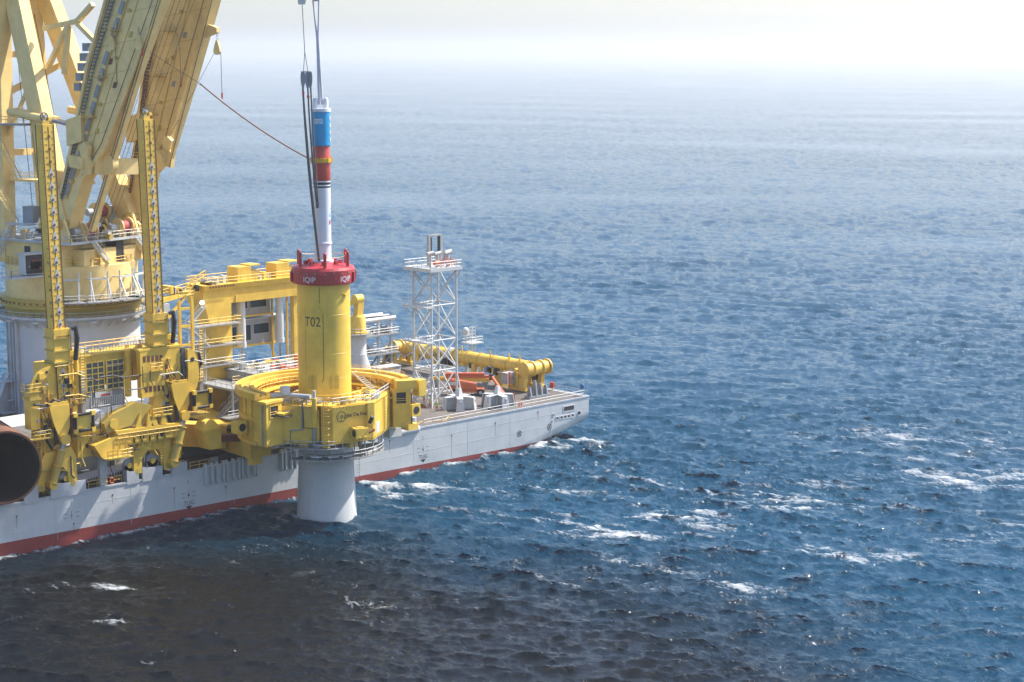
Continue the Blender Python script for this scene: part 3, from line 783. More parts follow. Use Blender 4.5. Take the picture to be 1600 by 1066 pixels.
for da, z in ((66, 55.2), (66, 56.2), (66, 57.2), (66, 58.2)):
    t = R(CAMANG + da); MB().beam((PC[0] + 1.38 * math.cos(t), PC[1] + 1.38 * math.sin(t), z), (PC[0] + 1.38 * math.cos(t), PC[1] + 1.38 * math.sin(t), z + 0.55), 0.25, 0.12, up=(math.cos(t), math.sin(t), 0)).build('terminal_box', 'hammer_white', ham)
# white slings up to the hook
RT = Vector((math.sin(HEADING), -math.cos(HEADING), 0))
top = Vector((-0.55, -12.2, 75.2)); base = Vector((PC[0], PC[1], 60.4)); knot = base.lerp(top, 0.63)
sling = thing('lifting_sling', 'white round sling running from the hammer head up to the hook', 'sling', base)
for s in (-1, 1):
    MB().path([base + RT * 0.22 * s, base.lerp(knot, 0.5) + RT * 0.15 * s, knot + RT * 0.06 * s, knot.lerp(top, 0.5) + RT * 0.26 * s, top + RT * 0.42 * s], [0.17, 0.15, 0.15, 0.12, 0.12], 8).build('sling_leg', 'sling_white', sling, smooth=True)
hook = thing('hook_block', 'grey hook block at the top edge above the white sling', 'hook', (-0.55, -12.2, 75.0))
MB().sphere((-0.55, -12.2, 75.6), 0.62, 16, 10).build('hook', 'light_grey', hook, smooth=True)
MB().box(-1.8, 0.7, -13.0, -11.4, 76.4, 80.5).build('sheave_housing', 'crane_yellow', hook)
MB().tube((-0.55, -12.2, 76.1), (-0.55, -12.2, 76.6), 0.35, 12).build('shank', 'steel', hook)
for dx in (-0.9, -0.2, 0.4):
    MB().tube((dx - 0.4, -12.2, 80.5), (dx * 2 - 1, -12.2, 146), 0.05, 5).build('hoist_rope', 'wire', hook)

# hydraulic hoses hanging in a saddle beside the hammer
hs0 = Vector((-2.9, -12.6, 65.0))
bund = thing('hose_bundle', 'dark hydraulic hose bundle hanging from a saddle left of the hammer', 'hose', hs0)
tw = Vector((-3.4, -12.6, 76.0))
fork = hs0 + Vector((-0.12, 0, 2.9))
MB().tube(fork, tw, 0.05, 6).build('hanger_wire', 'wire', bund)
for s in (-1, 1): MB().tube(hs0 + RT * 0.32 * s + Vector((0, 0, .1)), fork, 0.045, 6).build('hanger_wire', 'wire', bund)
for k, o in enumerate((-0.42, 0.22, 0.62)):
    mb = MB(); c = hs0 + RT * o
    pr = [(0.0, 0.1), (0.25, 0.05), (0.34, -0.6), (0.30, -1.4), (0.12, -2.2), (-0.12, -2.2), (-0.30, -1.4), (-0.34, -0.6), (-0.25, 0.05)]
    mb.prism([c + RT * a + Vector((0, 0, b)) - Vector((math.cos(HEADING), math.sin(HEADING), 0)) * 0.2 for a, b in pr], Vector((math.cos(HEADING), math.sin(HEADING), 0)) * 0.4)
    mb.build('saddle', 'mid_grey', bund)
MB().beam(hs0 - RT * 0.7 + Vector((0, 0, 0.12)), hs0 + RT * 0.8 + Vector((0, 0, 0.12)), 0.25, 0.1).build('saddle_plate', 'mid_grey', bund)
def hose(pts, r=0.13, mat='hose_grey'):
    MB().path(pts, r, 8).build('hose', mat, bund, smooth=True)
def hang(x0, x1, z0, z1, bow=0.0, n=14, yo=0.0):
    return [hs0 + RT * (x0 + (x1 - x0) * (i / n) ** 1.1 + bow * math.sin(math.pi * i / n)) + Vector((0, yo, (z0 + (z1 - z0) * i / n) - hs0.z)) for i in range(n + 1)]
hose(hang(-0.45, 1.55, 63.0, 38.0, -0.1))
hose(hang(-0.30, 1.60, 63.0, 38.0, -0.2, yo=0.3), 0.11)
hose(hang(0.25, 1.20, 63.0, 46.8, -0.1), 0.12)
hose(hang(0.65, 1.45, 63.6, 46.6, -0.05), 0.12)
hose([hs0 + RT * 1.2 + Vector((0, 0, -18.2)), hs0 + RT * 1.25 + Vector((0, 0, -19.3)), hs0 + RT * 1.45 + Vector((0, 0, -19.3)), hs0 + RT * 1.5 + Vector((0, 0, -18.4))], 0.12)
for o, z in ((-0.42, 61.9), (0.28, 61.4)):
    MB().tube(hs0 + RT * o + Vector((0, 0, z - 65)), hs0 + RT * (o + 0.02) + Vector((0, 0, z + 0.35 - 65)), 0.2, 8).build('hose_band', 'hammer_red', bund)
blk = thing('pulley_block', 'pale pulley block at the top edge above the hose saddle', 'pulley', (tw.x, tw.y, tw.z))
MB().prism([tw + RT * a + Vector((0, -0.3, b)) for a, b in ((-0.3, -1.5), (0.3, -1.5), (0.5, -0.2), (0.5, 1.8), (-0.5, 1.8), (-0.5, -0.2))], (0, 0.6, 0)).build('cheek_plates', 'white', blk)
MB().tube(tw + Vector((0, 0, 1.7)), (-2.0, -11, 146), 0.05, 5).build('hoist_rope', 'wire', blk)


# ================================================================== PILE GRIPPER
def pol(r, a, z): return (PC[0] + r * math.cos(R(a)), PC[1] + r * math.sin(R(a)), z)
grip = thing('pile_gripper', 'big yellow ring gripper closed round the pile outboard of the ship', 'gripper', (PC[0], PC[1], 10))
tr = MB().ring(PC, 10.3, 13.15, 18.9, 19.35, 72, -20, 182).build('track_ring', 'yellow', grip)
MB().ring(PC, 12.2, 13.1, 19.352, 19.85, 72, -20, 182).build('outer_rail', 'yellow', tr)
MB().ring(PC, 10.35, 10.95, 19.352, 19.7, 72, -20, 182).build('inner_rail', 'yellow', tr)
MB().ring(PC, 11.25, 11.85, 19.352, 19.55, 72, -20, 182).build('rack_rail', 'olive_yellow', tr)
MB().ring(PC, 10.9, 12.35, 12.3, 18.9, 72, -16, 183).build('ring_wall', 'yellow', grip)
MB().ring(PC, 12.35, 12.65, 15.6, 16.2, 72, 60, 181).build('stiffener', 'yellow', grip)
MB().ring(PC, 12.35, 12.9, 12.3, 12.7, 72, 60, 181).build('stiffener', 'yellow', grip)
MB().rail([pol(9.9, a, 18.2) for a in range(-12, 182, 6)], r=0.055).build('railing', 'yellow', grip)
MB().ring(PC, 8.9, 10.9, 18.0, 18.2, 72, -12, 185).build('inner_walkway', 'bright_yellow', grip)
MB().ring(PC, 4.6, 10.9, 16.8, 17.0, 60, -26, 198).build('lower_walkway', 'yellow', grip)
MB().rail([pol(5.2, a, 17.0) for a in range(-20, 190, 10)], r=0.035).build('railing', 'bright_yellow', grip)
MB().rail([pol(12.95, a, 19.85) for a in range(-16, 60, 6)], r=0.03, h=0.5).build('railing', 'yellow', grip)
for i in range(30):
    a = -20 + rnd.random() * 205; r_ = 6.2 + rnd.random() * 3.6; x, y, _ = pol(r_, a, 0); s = 0.2 + rnd.random() * 0.45
    MB().box(x - s, x + s, y - s, y + s, 17.02, 17.1 + s * (0.6 + rnd.random() * 1.4)).build('hydraulic_unit', rnd.choice(['yellow', 'bright_yellow', 'light_grey', 'white', 'olive_yellow', 'mid_grey']), grip)
# wall stiffeners
for a in range(66, 181, 9):
    MB().beam(pol(12.45, a, 12.7), pol(12.45, a, 18.7), 0.25, 0.3, up=(math.cos(R(a)), math.sin(R(a)), 0)).build('wall_rib', 'yellow', grip)
# end blocks of the rear ring
eb = MB().ring(PC, 9.4, 12.6, 12.3, 18.5, 6, 181, 190).build('end_block', 'yellow', grip)
MB().ring(PC, 9.2, 12.9, 18.502, 18.85, 6, 180, 191).build('cap_plate', 'bright_yellow', eb)
def facewin(a, off, r0, r1, z0, z1, par, mat='dark'):
    """A dark opening with a raised frame on the radial end face at angle a."""
    n = Vector((-math.sin(R(a)), math.cos(R(a)), 0)) * off; f = MB()
    u = Vector((math.cos(R(a)), math.sin(R(a)), 0)); c = Vector((PC[0], PC[1], 0))
    q = lambda r, z, k: c + u * r + Vector((0, 0, z)) + n * k
    MB().hexa([q(r0, z0, -.05), q(r1, z0, -.05), q(r1, z1, -.05), q(r0, z1, -.05)], [q(r0, z0, .02), q(r1, z0, .02), q(r1, z1, .02), q(r0, z1, .02)]).build('window_opening', mat, par)
    for a_, b_ in (((r0, z0), (r1, z0)), ((r1, z0), (r1, z1)), ((r1, z1), (r0, z1)), ((r0, z1), (r0, z0))):
        f.beam(q(*a_, .05), q(*b_, .05), 0.12, 0.14, up=n)
    f.rail([q(r0, z0 + .1, .08), q(r1, z0 + .1, .08)], h=0.7, r=0.035)
    f.build('window_frame', 'yellow', par)
facewin(190, 1, 10.2, 11.9, 16.4, 18.1, eb)
er = MB().ring(PC, 10.3, 13.0, 12.4, 18.2, 6, -27, -16).build('end_block', 'yellow', grip)
MB().ring(PC, 10.8, 13.9, 18.202, 19.5, 6, -28, -18).build('cap_plate', 'yellow', er)
MB().box(13.0, 14.4, -18.4, -16.9, 16.9, 19.3).build('hook_arm', 'bright_yellow', er)
facewin(-27, -1, 10.7, 12.3, 16.0, 17.8, er)
for (p, par) in ((pol(13.5, -24, 14.9), er), (pol(13.6, 166, 14.6), eb)):
    x, y, z = p
    b = MB().box(x - 0.85, x + 0.85, y - 0.8, y + 0.8, z - 0.9, z + 0.9).build('roller_box', 'bright_yellow', par)
    MB().tube((x, y - 0.83, z), (x, y - 0.75, z), 0.58, 20).build('roller_hole', 'dark', b)
    MB().ring((x, y), 0.5, 0.62, z + 0.9, z + 1.0, 18).build('roller_seat', 'olive_yellow', b)
x, y, z = pol(12.4, -24, 11.9)
MB().box(x - 0.4, x + 1.6, y - 1.0, y + 0.6, z, z + 0.9).build('foot_shoe', 'bright_yellow', grip)
# pipes down the walls
def wallpipe(pts, r=0.1, par=grip, mat='mid_grey'): MB().path(pts, r, 6).build('pipe', mat, par)
wallpipe([pol(12.75, 187, 18.3), pol(12.8, 187, 16.6), pol(12.8, 187, 12.4)])
wallpipe([pol(13.3, -20, 17.6), pol(13.15, -26, 17.2), pol(13.15, -26.5, 12.6)], 0.12, mat='vent_brown')
# front clamp: left jaw, slot, front jaw
ZB, ZT = 12.3, 17.7
c2 = Vector((PC[0], PC[1], 0))
def jaw(outer, name, mat='yellow', r_in=5.0, z0=ZB, z1=ZT):
    inn = []
    for p in reversed(outer):
        d = (Vector((p[0], p[1], 0)) - c2).normalized(); q = c2 + d * r_in; inn.append((q.x, q.y))
    poly = [(p[0], p[1], z0) for p in outer] + [(p[0], p[1], z0) for p in inn]
    return MB().prism(poly, (0, 0, z1 - z0)).build(name, mat, grip)
jl = jaw([(-9.4, -13.4), (-7.6, -15.2), (-5.95, -16.9)], 'left_jaw')
jf = jaw([(-5.35, -17.9), (-4.55, -19.6), (1.9, -20.9), (9.9, -15.6), (11.3, -13.2), (10.9, -11.0)], 'front_jaw', 'yellow')
jaw([(-6.6, -15.9), (-5.4, -17.5)], 'slot_back', 'bright_yellow', r_in=4.6, z0=12.6, z1=17.3)
MB().tube((-6.0, -17.1, 12.2), (-6.0, -17.1, 14.6), 0.3, 12).build('jaw_cylinder', 'steel', grip)
MB().tube((-5.9, -17.1, 15.2), (-5.9, -17.1, 18.9), 0.38, 14).build('locking_pin', 'bright_yellow', grip)
MB().tube((-5.9, -17.1, 18.9), (-5.9, -17.1, 20.0), 0.22, 12).build('pin_top', 'white', grip)
# skin plates and edge trims of the front jaw
def faceplate(p, q, u0, u1, z0, z1, off, mat, name, par):
    p = Vector((*p, 0)); q = Vector((*q, 0)); d = q - p; n = Vector((d.y, -d.x, 0)).normalized()
    a = p + d * u0; b = p + d * u1
    return MB().hexa([(*a.xy, z0), (*b.xy, z0), (*b.xy, z1), (*a.xy, z1)], [((a + n * off).x, (a + n * off).y, z0), ((b + n * off).x, (b + n * off).y, z0), ((b + n * off).x, (b + n * off).y, z1), ((a + n * off).x, (a + n * off).y, z1)]).build(name, mat, par)
F0, F1, R1, R2 = (-4.55, -19.6), (1.9, -20.9), (9.9, -15.6), (11.3, -13.2)
faceplate(F1, R1, 0.06, 0.46, 12.6, 15.6, 0.05, 'yellow', 'skin_plate', jf)
faceplate(F1, R1, 0.06, 0.46, 15.7, 17.5, 0.05, 'yellow', 'skin_plate', jf)
faceplate(F1, R1, 0.60, 0.97, 12.6, 15.6, 0.05, 'yellow', 'skin_plate', jf)
faceplate(F1, R1, 0.60, 0.97, 15.7, 17.5, 0.05, 'yellow', 'skin_plate', jf)
faceplate(F1, R1, 0.12, 0.30, 13.0, 14.6, 0.08, 'white', 'sign_board', jf)
faceplate(F0, F1, 0.83, 0.985, 14.6, 17.9, 0.4, 'yellow', 'corner_post', jf)
d = Vector((R1[0] - F1[0], R1[1] - F1[1], 0)).normalized(); n = Vector((d.y, -d.x, 0))
p = Vector((*F1, 0)) + d * 5.0 + n * 0.25
MB().ladder((p.x, p.y, 12.4), (p.x, p.y, 17.8), 0.6, side=d, r=0.06).build('ladder', 'olive_yellow', jf)
# lettering on the front face
fd = Vector((F1[0] - F0[0], F1[1] - F0[1], 0)).normalized(); fn = Vector((fd.y, -fd.x, 0))
fo = Vector((*F0, 0))
flat_text('Jan De Nul', 0.74, fo + fd * 2.2 + fn * 0.012 + Vector((0, 0, 16.1)), fd, (0, 0, 1), 'black_paint', jf, align='LEFT', bold=0.018)
flat_text('G R O U P', 0.30, fo + fd * 3.1 + fn * 0.012 + Vector((0, 0, 15.72)), fd, (0, 0, 1), 'olive_yellow', jf, align='LEFT')
lc = fo + fd * 1.35 + fn * 0.014 + Vector((0, 0, 16.25)); lg = MB(); nn = 32
for i in range(nn):
    a0, a1 = 2 * math.pi * i / nn, 2 * math.pi * (i + 1) / nn
    lg.beam(lc + fd * 0.72 * math.cos(a0) + Vector((0, 0, 0.72 * math.sin(a0))), lc + fd * 0.72 * math.cos(a1) + Vector((0, 0, 0.72 * math.sin(a1))), 0.02, 0.09, up=fd.cross(fn))
lg.build('emblem_ring', 'black_paint', jf)
flat_text('D', 0.72, lc - fd * 0.34 - Vector((0, 0, 0.3)) + fn * 0.003, fd, (0, 0, 1), 'black_paint', jf, name='emblem_letter')
flat_text('J', 0.95, lc + fd * 0.02 - Vector((0, 0, 0.42)) + fn * 0.003, fd, (0, 0, 1), 'black_paint', jf, name='emblem_letter')
flat_text('N', 0.72, lc + fd * 0.36 - Vector((0, 0, 0.3)) + fn * 0.003, fd, (0, 0, 1), 'black_paint', jf, name='emblem_letter')
# sensor box bolted on the front face
bx = fo + fd * 3.9 + fn * 0.9
sb = MB()
q = lambda a, b, z: (bx + fd * a + fn * b + Vector((0, 0, z)))
sb.hexa([q(-1.0, -0.9, 13.0), q(1.0, -0.9, 13.0), q(1.0, 0.7, 13.0), q(-1.0, 0.7, 13.0)], [q(-1.0, -0.9, 14.5), q(1.0, -0.9, 14.5), q(1.0, 0.7, 14.5), q(-1.0, 0.7, 14.5)])
sb = sb.build('sensor_box', 'bright_yellow', jf)
MB().tube(q(-1.03, 0, 13.75), q(-0.9, 0, 13.75), 0.55, 18).build('sensor_hole', 'dark', sb)
MB().tube(q(0.0, -0.1, 14.5), q(0, -0.1, 14.62), 0.6, 18).build('sensor_ring', 'olive_yellow', sb)
MB().beam(q(-0.1, 0.72, 13.3), q(0.9, 0.72, 14.2), 0.3, 0.1).beam(q(-0.6, 0.72, 13.2), q(0.8, 0.72, 13.2), 0.3, 0.12).build('bracket', 'olive_yellow', sb)
MB().tube(q(1.0, 0.2, 13.6), q(2.2, 0.2, 14.0), 0.2, 10).build('cable_gland', 'vent_brown', sb)
MB().tube(q(1.8, -0.4, 15.0), q(1.9, 0.3, 16.0), 0.28, 10).build('camera_head', 'dark', jf)
# top deck of the jaws with rails, pipes and cabinet
tj = jaw([(-8.7, -12.7), (-6.9, -14.2), (-4.5, -19.4), (1.9, -20.7), (9.8, -15.5), (11.1, -13.2)], 'top_deck', 'bright_yellow', r_in=5.4, z0=17.705, z1=17.85)
MB().rail([(-8.4, -12.8, 17.85), (-6.8, -14.3, 17.85), (-4.4, -19.3, 17.85), (1.9, -20.5, 17.85), (9.7, -15.4, 17.85), (11.0, -13.2, 17.85)], r=0.055).build('railing', 'white', grip)
MB().rail([pol(5.6, a, 17.85) for a in range(170, 345, 12)], r=0.05).build('railing', 'yellow', grip)
MB().path([(-11.5, -11.0, 19.0), (-9.0, -12.2, 19.1), (-7.9, -12.8, 19.1), (-6.2, -16.6, 19.1)], 0.34, 10).build('service_duct', 'light_grey', grip)
MB().box(-8.6, -7.5, -13.6, -12.6, 19.3, 20.4).build('cabinet', 'pedestal_white', grip)
for i, (x, y) in enumerate(((-7.6, -13.2), (-6.9, -14.8), (-6.4, -16.0))):
    MB().cyl((x, y), 0.1, 17.85, 19.1, 6).build('duct_leg', 'light_grey', grip)
MB().path([(-6.5, -15.6, 18.6), (-7.05, -15.8, 18.4), (-7.15, -15.8, 14.3), (-8.3, -14.6, 14.2), (-8.35, -14.5, 12.0)], 0.16, 8).build('pipe', 'mid_grey', grip)
MB().path([(-6.3, -17.2, 14.6), (-7.0, -16.0, 14.6), (-7.05, -15.9, 17.6)], 0.07, 6).build('pipe', 'vent_brown', grip)
for k in range(5):
    faceplate((-7.6, -15.2), (-5.95, -16.9), 0.05 + k * 0.14, 0.07 + k * 0.14, 16.2, 17.6, 0.03, 'olive_yellow', 'vent_slat', jl)
# bowed hoses between the ring end block and the left jaw
for z in (17.2, 16.4):
    MB().path([pol(11.2, 190, z + .3), (-10.0, -15.6, z + 0.1), (-8.2, -15.0, z)], 0.07, 6).build('hose', 'hose_grey', grip)
# caged ladder at the corner
MB().ladder((-5.35, -19.0, 11.2), (-5.35, -19.0, 18.9), 0.6, side=(0.75, -0.66, 0), r=0.05).build('ladder', 'bright_yellow', grip)
cg = MB()
for z in np.arange(12.0, 19.6, 0.9):
    cg.path([(-5.35 + 0.5 * math.cos(R(a)), -19.0 + 0.5 * math.sin(R(a)), z) for a in range(150, 331, 30)], 0.04, 4)
for a in (180, 225, 270): cg.tube((-5.35 + 0.5 * math.cos(R(a)), -19.0 + 0.5 * math.sin(R(a)), 12), (-5.35 + 0.5 * math.cos(R(a)), -19.0 + 0.5 * math.sin(R(a)), 19.6), 0.035, 4)
cg.build('ladder_cage', 'bright_yellow', grip)
st = MB().stair((8.2, -13.5, 17.9), (9.8, -6.6, 19.8), 1.0, side=(1, 0, 0)).build('stair', 'white', grip)
MB().stair((10.6, -14.4, 17.9), (12.4, -9.2, 19.9), 1.0, side=(1, 0, 0)).build('stair', 'white', grip)
# suspended grey walkway under the jaws
MB().ring(PC, 4.9, 8.6, 9.8, 10.0, 40, 196, 345).build('hung_walkway', 'grating', grip)
MB().rail([pol(8.5, a, 10.0) for a in range(196, 346, 8)], r=0.05).build('railing', 'light_grey', grip)
MB().ring(PC, 5.0, 9.2, 11.6, 11.75, 40, 184, 250).build('hung_walkway', 'grating', grip)
MB().rail([pol(9.1, a, 11.75) for a in range(184, 246, 8)], r=0.045).build('railing', 'light_grey', grip)
for a in range(196, 346, 13):
    MB().beam(pol(8.3, a, 9.8), pol(8.3, a, 12.3), 0.16, 0.16).build('hanger', 'mid_grey', grip)
for a, z in ((222, 10.5), (238, 10.5), (229, 12.2), (252, 10.5)):
    x, y, _ = pol(8.75, a, 0); t = Vector((-math.sin(R(a)), math.cos(R(a)), 0))
    MB().beam(Vector((x, y, z)) - t * 0.75, Vector((x, y, z)) + t * 0.75, 0.1, 0.14).build('lamp_tube', 'white', grip)
for i in range(34):     # roller gear and hydraulics crowded under the jaws
    a = 186 + rnd.random() * 158; r_ = 5.4 + rnd.random() * 2.9; x, y, _ = pol(r_, a, 0); s = 0.25 + rnd.random() * 0.45
    MB().box(x - s, x + s, y - s, y + s, 11.3 + rnd.random() * 0.5, 12.28).build('roller_unit', rnd.choice(['mid_grey', 'dark', 'olive_yellow', 'steel', 'mid_grey']), grip)
MB().box(10.2, 12.6, -14.8, -13.4, 10.4, 11.7).build('junction_box', 'white', grip)
# bolts, cleats and small boxes on the jaw faces
for p_, q_, n_ in ((F0, F1, 13), (F1, R1, 15), ((-7.6, -15.2), (-5.95, -16.9), 6)):
    p_ = Vector((*p_, 0)); q_ = Vector((*q_, 0)); dd = (q_ - p_).normalized(); nn_ = Vector((dd.y, -dd.x, 0))
    for i in range(n_):
        c_ = p_.lerp(q_, (i + 0.5) / n_)
        MB().tube(c_ + Vector((0, 0, 12.55)), c_ + nn_ * 0.09 + Vector((0, 0, 12.55)), 0.07, 6).build('bolt', 'vent_brown', grip)
        MB().beam(c_ + nn_ * 0.03 + Vector((0, 0, 17.45)), c_ + nn_ * 0.03 + Vector((0, 0, 17.68)), 0.12, 0.1).build('rail_cleat', 'olive_yellow', grip)
for i in range(24):
    a = 188 + rnd.random() * 150; r_ = 5.7 + rnd.random() * 2.2; x, y, _ = pol(r_, a, 0); s = 0.12 + rnd.random() * 0.28
    MB().box(x - s, x + s, y - s, y + s, 17.86, 17.9 + s * (1 + rnd.random() * 2)).build('valve_block', rnd.choice(['white', 'light_grey', 'bright_yellow', 'olive_yellow', 'mid_grey']), grip)
for i in range(10):
    a = 190 + i * 15; MB().path([pol(6.2, a, 18.0), pol(6.6, a + 4, 18.25), pol(6.3, a + 9, 18.1), pol(6.9, a + 13, 17.95)], 0.07, 5).build('hose', rnd.choice(['light_grey', 'hose_grey', 'mid_grey']), grip)
# skid beams that carry the gripper over the deck edge
bm_ = MB().hexa([(-8.2, -4.6, 8.4), (-5.0, -4.6, 8.4), (-5.0, 17, 9.2), (-8.2, 17, 9.2)], [(-8.2, -4.6, 11.6), (-5.0, -4.6, 11.6), (-5.0, 17, 14.6), (-8.2, 17, 14.6)]).build('skid_beam', 'yellow', grip)
MB().box(-8.6, -4.8, -5.2, -3.6, 8.6, 10.9).build('skid_end', 'yellow', bm_)
MB().box(-8.0, -6.0, -4.6, -3.6, 7.4, 8.6).build('skid_pad', 'bright_yellow', bm_)
MB().box(-8.6, -4.8, -3.0, 12, 11.9, 12.5).build('skid_rail', 'dark', bm_)
MB().hexa([(-13.6, -2.2, 10.2), (-11.6, -2.2, 10.2), (-11.6, 0.6, 10.2), (-13.6, 0.6, 10.2)], [(-14.6, -2.2, 13.2), (-11.6, -2.2, 13.2), (-11.6, 0.6, 13.2), (-14.6, 0.6, 13.2)]).frustum((-14.6, -11.6, -2.2, 0.6), 13.2, (-14.0, -12.4, -1.6, 0.2), 14.4).build('guide_shoe', 'bright_yellow', grip)
MB().hexa([(-11.6, -1.8, 11.0), (-5.2, -2.6, 10.4), (-5.2, -1.0, 10.4), (-11.6, -0.2, 11.0)], [(-11.6, -1.8, 12.0), (-5.2, -2.6, 11.4), (-5.2, -1.0, 11.4), (-11.6, -0.2, 12.0)]).build('guide_rail', 'vent_brown', grip)
MB().beam((-17.5, 6.0, 12.2), (-8.0, 2.0, 11.0), 3.0, 3.4).build('cross_beam', 'yellow', grip)
MB().beam((6, -1.5, 11.0), (6, 14, 11.0), 3.0, 4.0).build('skid_beam', 'yellow', grip)
MB().box(-16.5, -3.5, 1.6, 3.6, DZ, DZ + 1.0).build('shade_strip', 'dark', grip)  # dark box added where the deck under the beam lies in shadow

life_ring((pol(10.3, 28, 0)[0], pol(10.3, 28, 0)[1], 18.9), 'orange life ring on the inner rail of the yellow gripper ring')

# ================================================================== RACK POSTS (pile upending frame)
frame = thing('upending_frame', 'yellow pile upending frame with two tall numbered rack posts on the deck edge', 'gantry', (-28, 2, DZ))
# teardrop plate with a round hole, shared
td = MB()
outer = [(0.36 * math.cos(R(a)), 0.36 * math.sin(R(a))) for a in range(-210, 31, 24)] + [(0.05, 0.86), (-0.05, 0.86)]
inner_r = 0.19
td.prism([(x, 0, z) for x, z in outer], (0, -0.05, 0))
td_me = td.mesh('teardrop_plate', (0, 0, 0), 'light_grey')
ho_me = MB().tube((0, -0.075, 0), (0, 0.0, 0), inner_r, 12).mesh('rack_hole', (0, 0, 0), 'vent_brown')
def rack_post(X0, zb, zt, nums, lean):
    Y0 = 0.7; w = 1.75
    L = lambda z: lean * (z - 26) / 32.0
    q = lambda x, y, z: (X0 + x + L(z), Y0 + y, z)
    post = MB().hexa([q(0, 0, zb), q(w, 0, zb), q(w, w, zb), q(0, w, zb)], [q(0, 0, zt), q(w, 0, zt), q(w, w, zt), q(0, w, zt)]).build('rack_post', 'yellow', frame)
    for x, y in ((0, 0), (w, 0), (0, w)):     # dark greased corner bars
        MB().beam(q(x, y, zb), q(x, y, zt), 0.11, 0.11, up=(1, 0, 0)).build('corner_bar', 'vent_brown', post)
    MB().beam(q(0.9, -0.02, zb), q(0.9, -0.02, zt - 0.3), 0.10, 0.03, up=(0, 1, 0)).build('grease_line', 'vent_brown', post)
    n = int((zt - zb - 1.2) / 1.72)
    pl = []; hl = []
    for i in range(n):
        z = zt - 1.6 - i * 1.72
        hl.append(q(0.95, -0.03, z))
        if i > 2: pl.append(q(0.95, -0.01, z))
    copies(post, 'teardrop_plate', td_me, pl); copies(post, 'rack_hole', ho_me, hl)
    tick = MB()
    for i in range(n * 2):
        z = zt - 1.0 - i * 0.86; tick.beam(q(0.3, -0.02, z), q(0.62, -0.02, z), 0.06, 0.03, up=(0, 1, 0)); tick.beam(q(1.3, -0.02, z), q(1.6, -0.02, z), 0.06, 0.03, up=(0, 1, 0))
        tick.beam(q(-0.02, 0.3, z), q(-0.02, 0.55, z), 0.05, 0.03, up=(1, 0, 0))
    tick.build('graduation_marks', 'vent_brown', post)['kind'] = 'stuff'
    for i, s in enumerate(nums):
        z = zt - 16.9 - i * 1.87
        flat_text(s, 1.0, q(-0.016, 0.75, z), (0, 0, -1), (0, -1, 0), 'black_paint', post, align='CENTER')
    x, y, z = q(w * 0.5, w * 0.5, zt)
    top = MB().box(x - 0.5, x + 0.5, y - 0.4, y + 0.4, z, z + 0.5).build('post_head', 'olive_yellow', post)
    for a_ in range(6): MB().beam((x, y, z + 1.0), (x + 0.5 * math.cos(a_ * 1.047), y, z + 1.0 + 0.5 * math.sin(a_ * 1.047)), 0.14, 0.1, up=(0, 1, 0)).build('spoke', 'olive_yellow', top)
    MB().path([(x + 0.55 * math.cos(2 * math.pi * k / 16), y, z + 1.0 + 0.55 * math.sin(2 * math.pi * k / 16)) for k in range(17)], 0.1, 5).build('sheave', 'hose_grey', top)
    MB().box(x + 0.5, x + 0.95, y - 0.3, y + 0.3, z + 0.5, z + 0.9).build('sheave_motor', 'bright_yellow', top)
    MB().tube((x, y - 0.5, z + 1.1), (x, y + 0.5, z + 1.1), 0.2, 10).build('sheave_pin', 'light_grey', top)
    return post
XL, XR = -36.8, -20.75
rack_post(XL, 14.0, 58.2, [str(i) for i in range(1, 12)], -0.75)
rack_post(XR, 14.0, 58.5, [], -0.7)
flat_text('22', 1.1, (XL + 1.9, 1.4, 13.0), (0, 0, -1), (0, -1, 0), 'black_paint', frame)

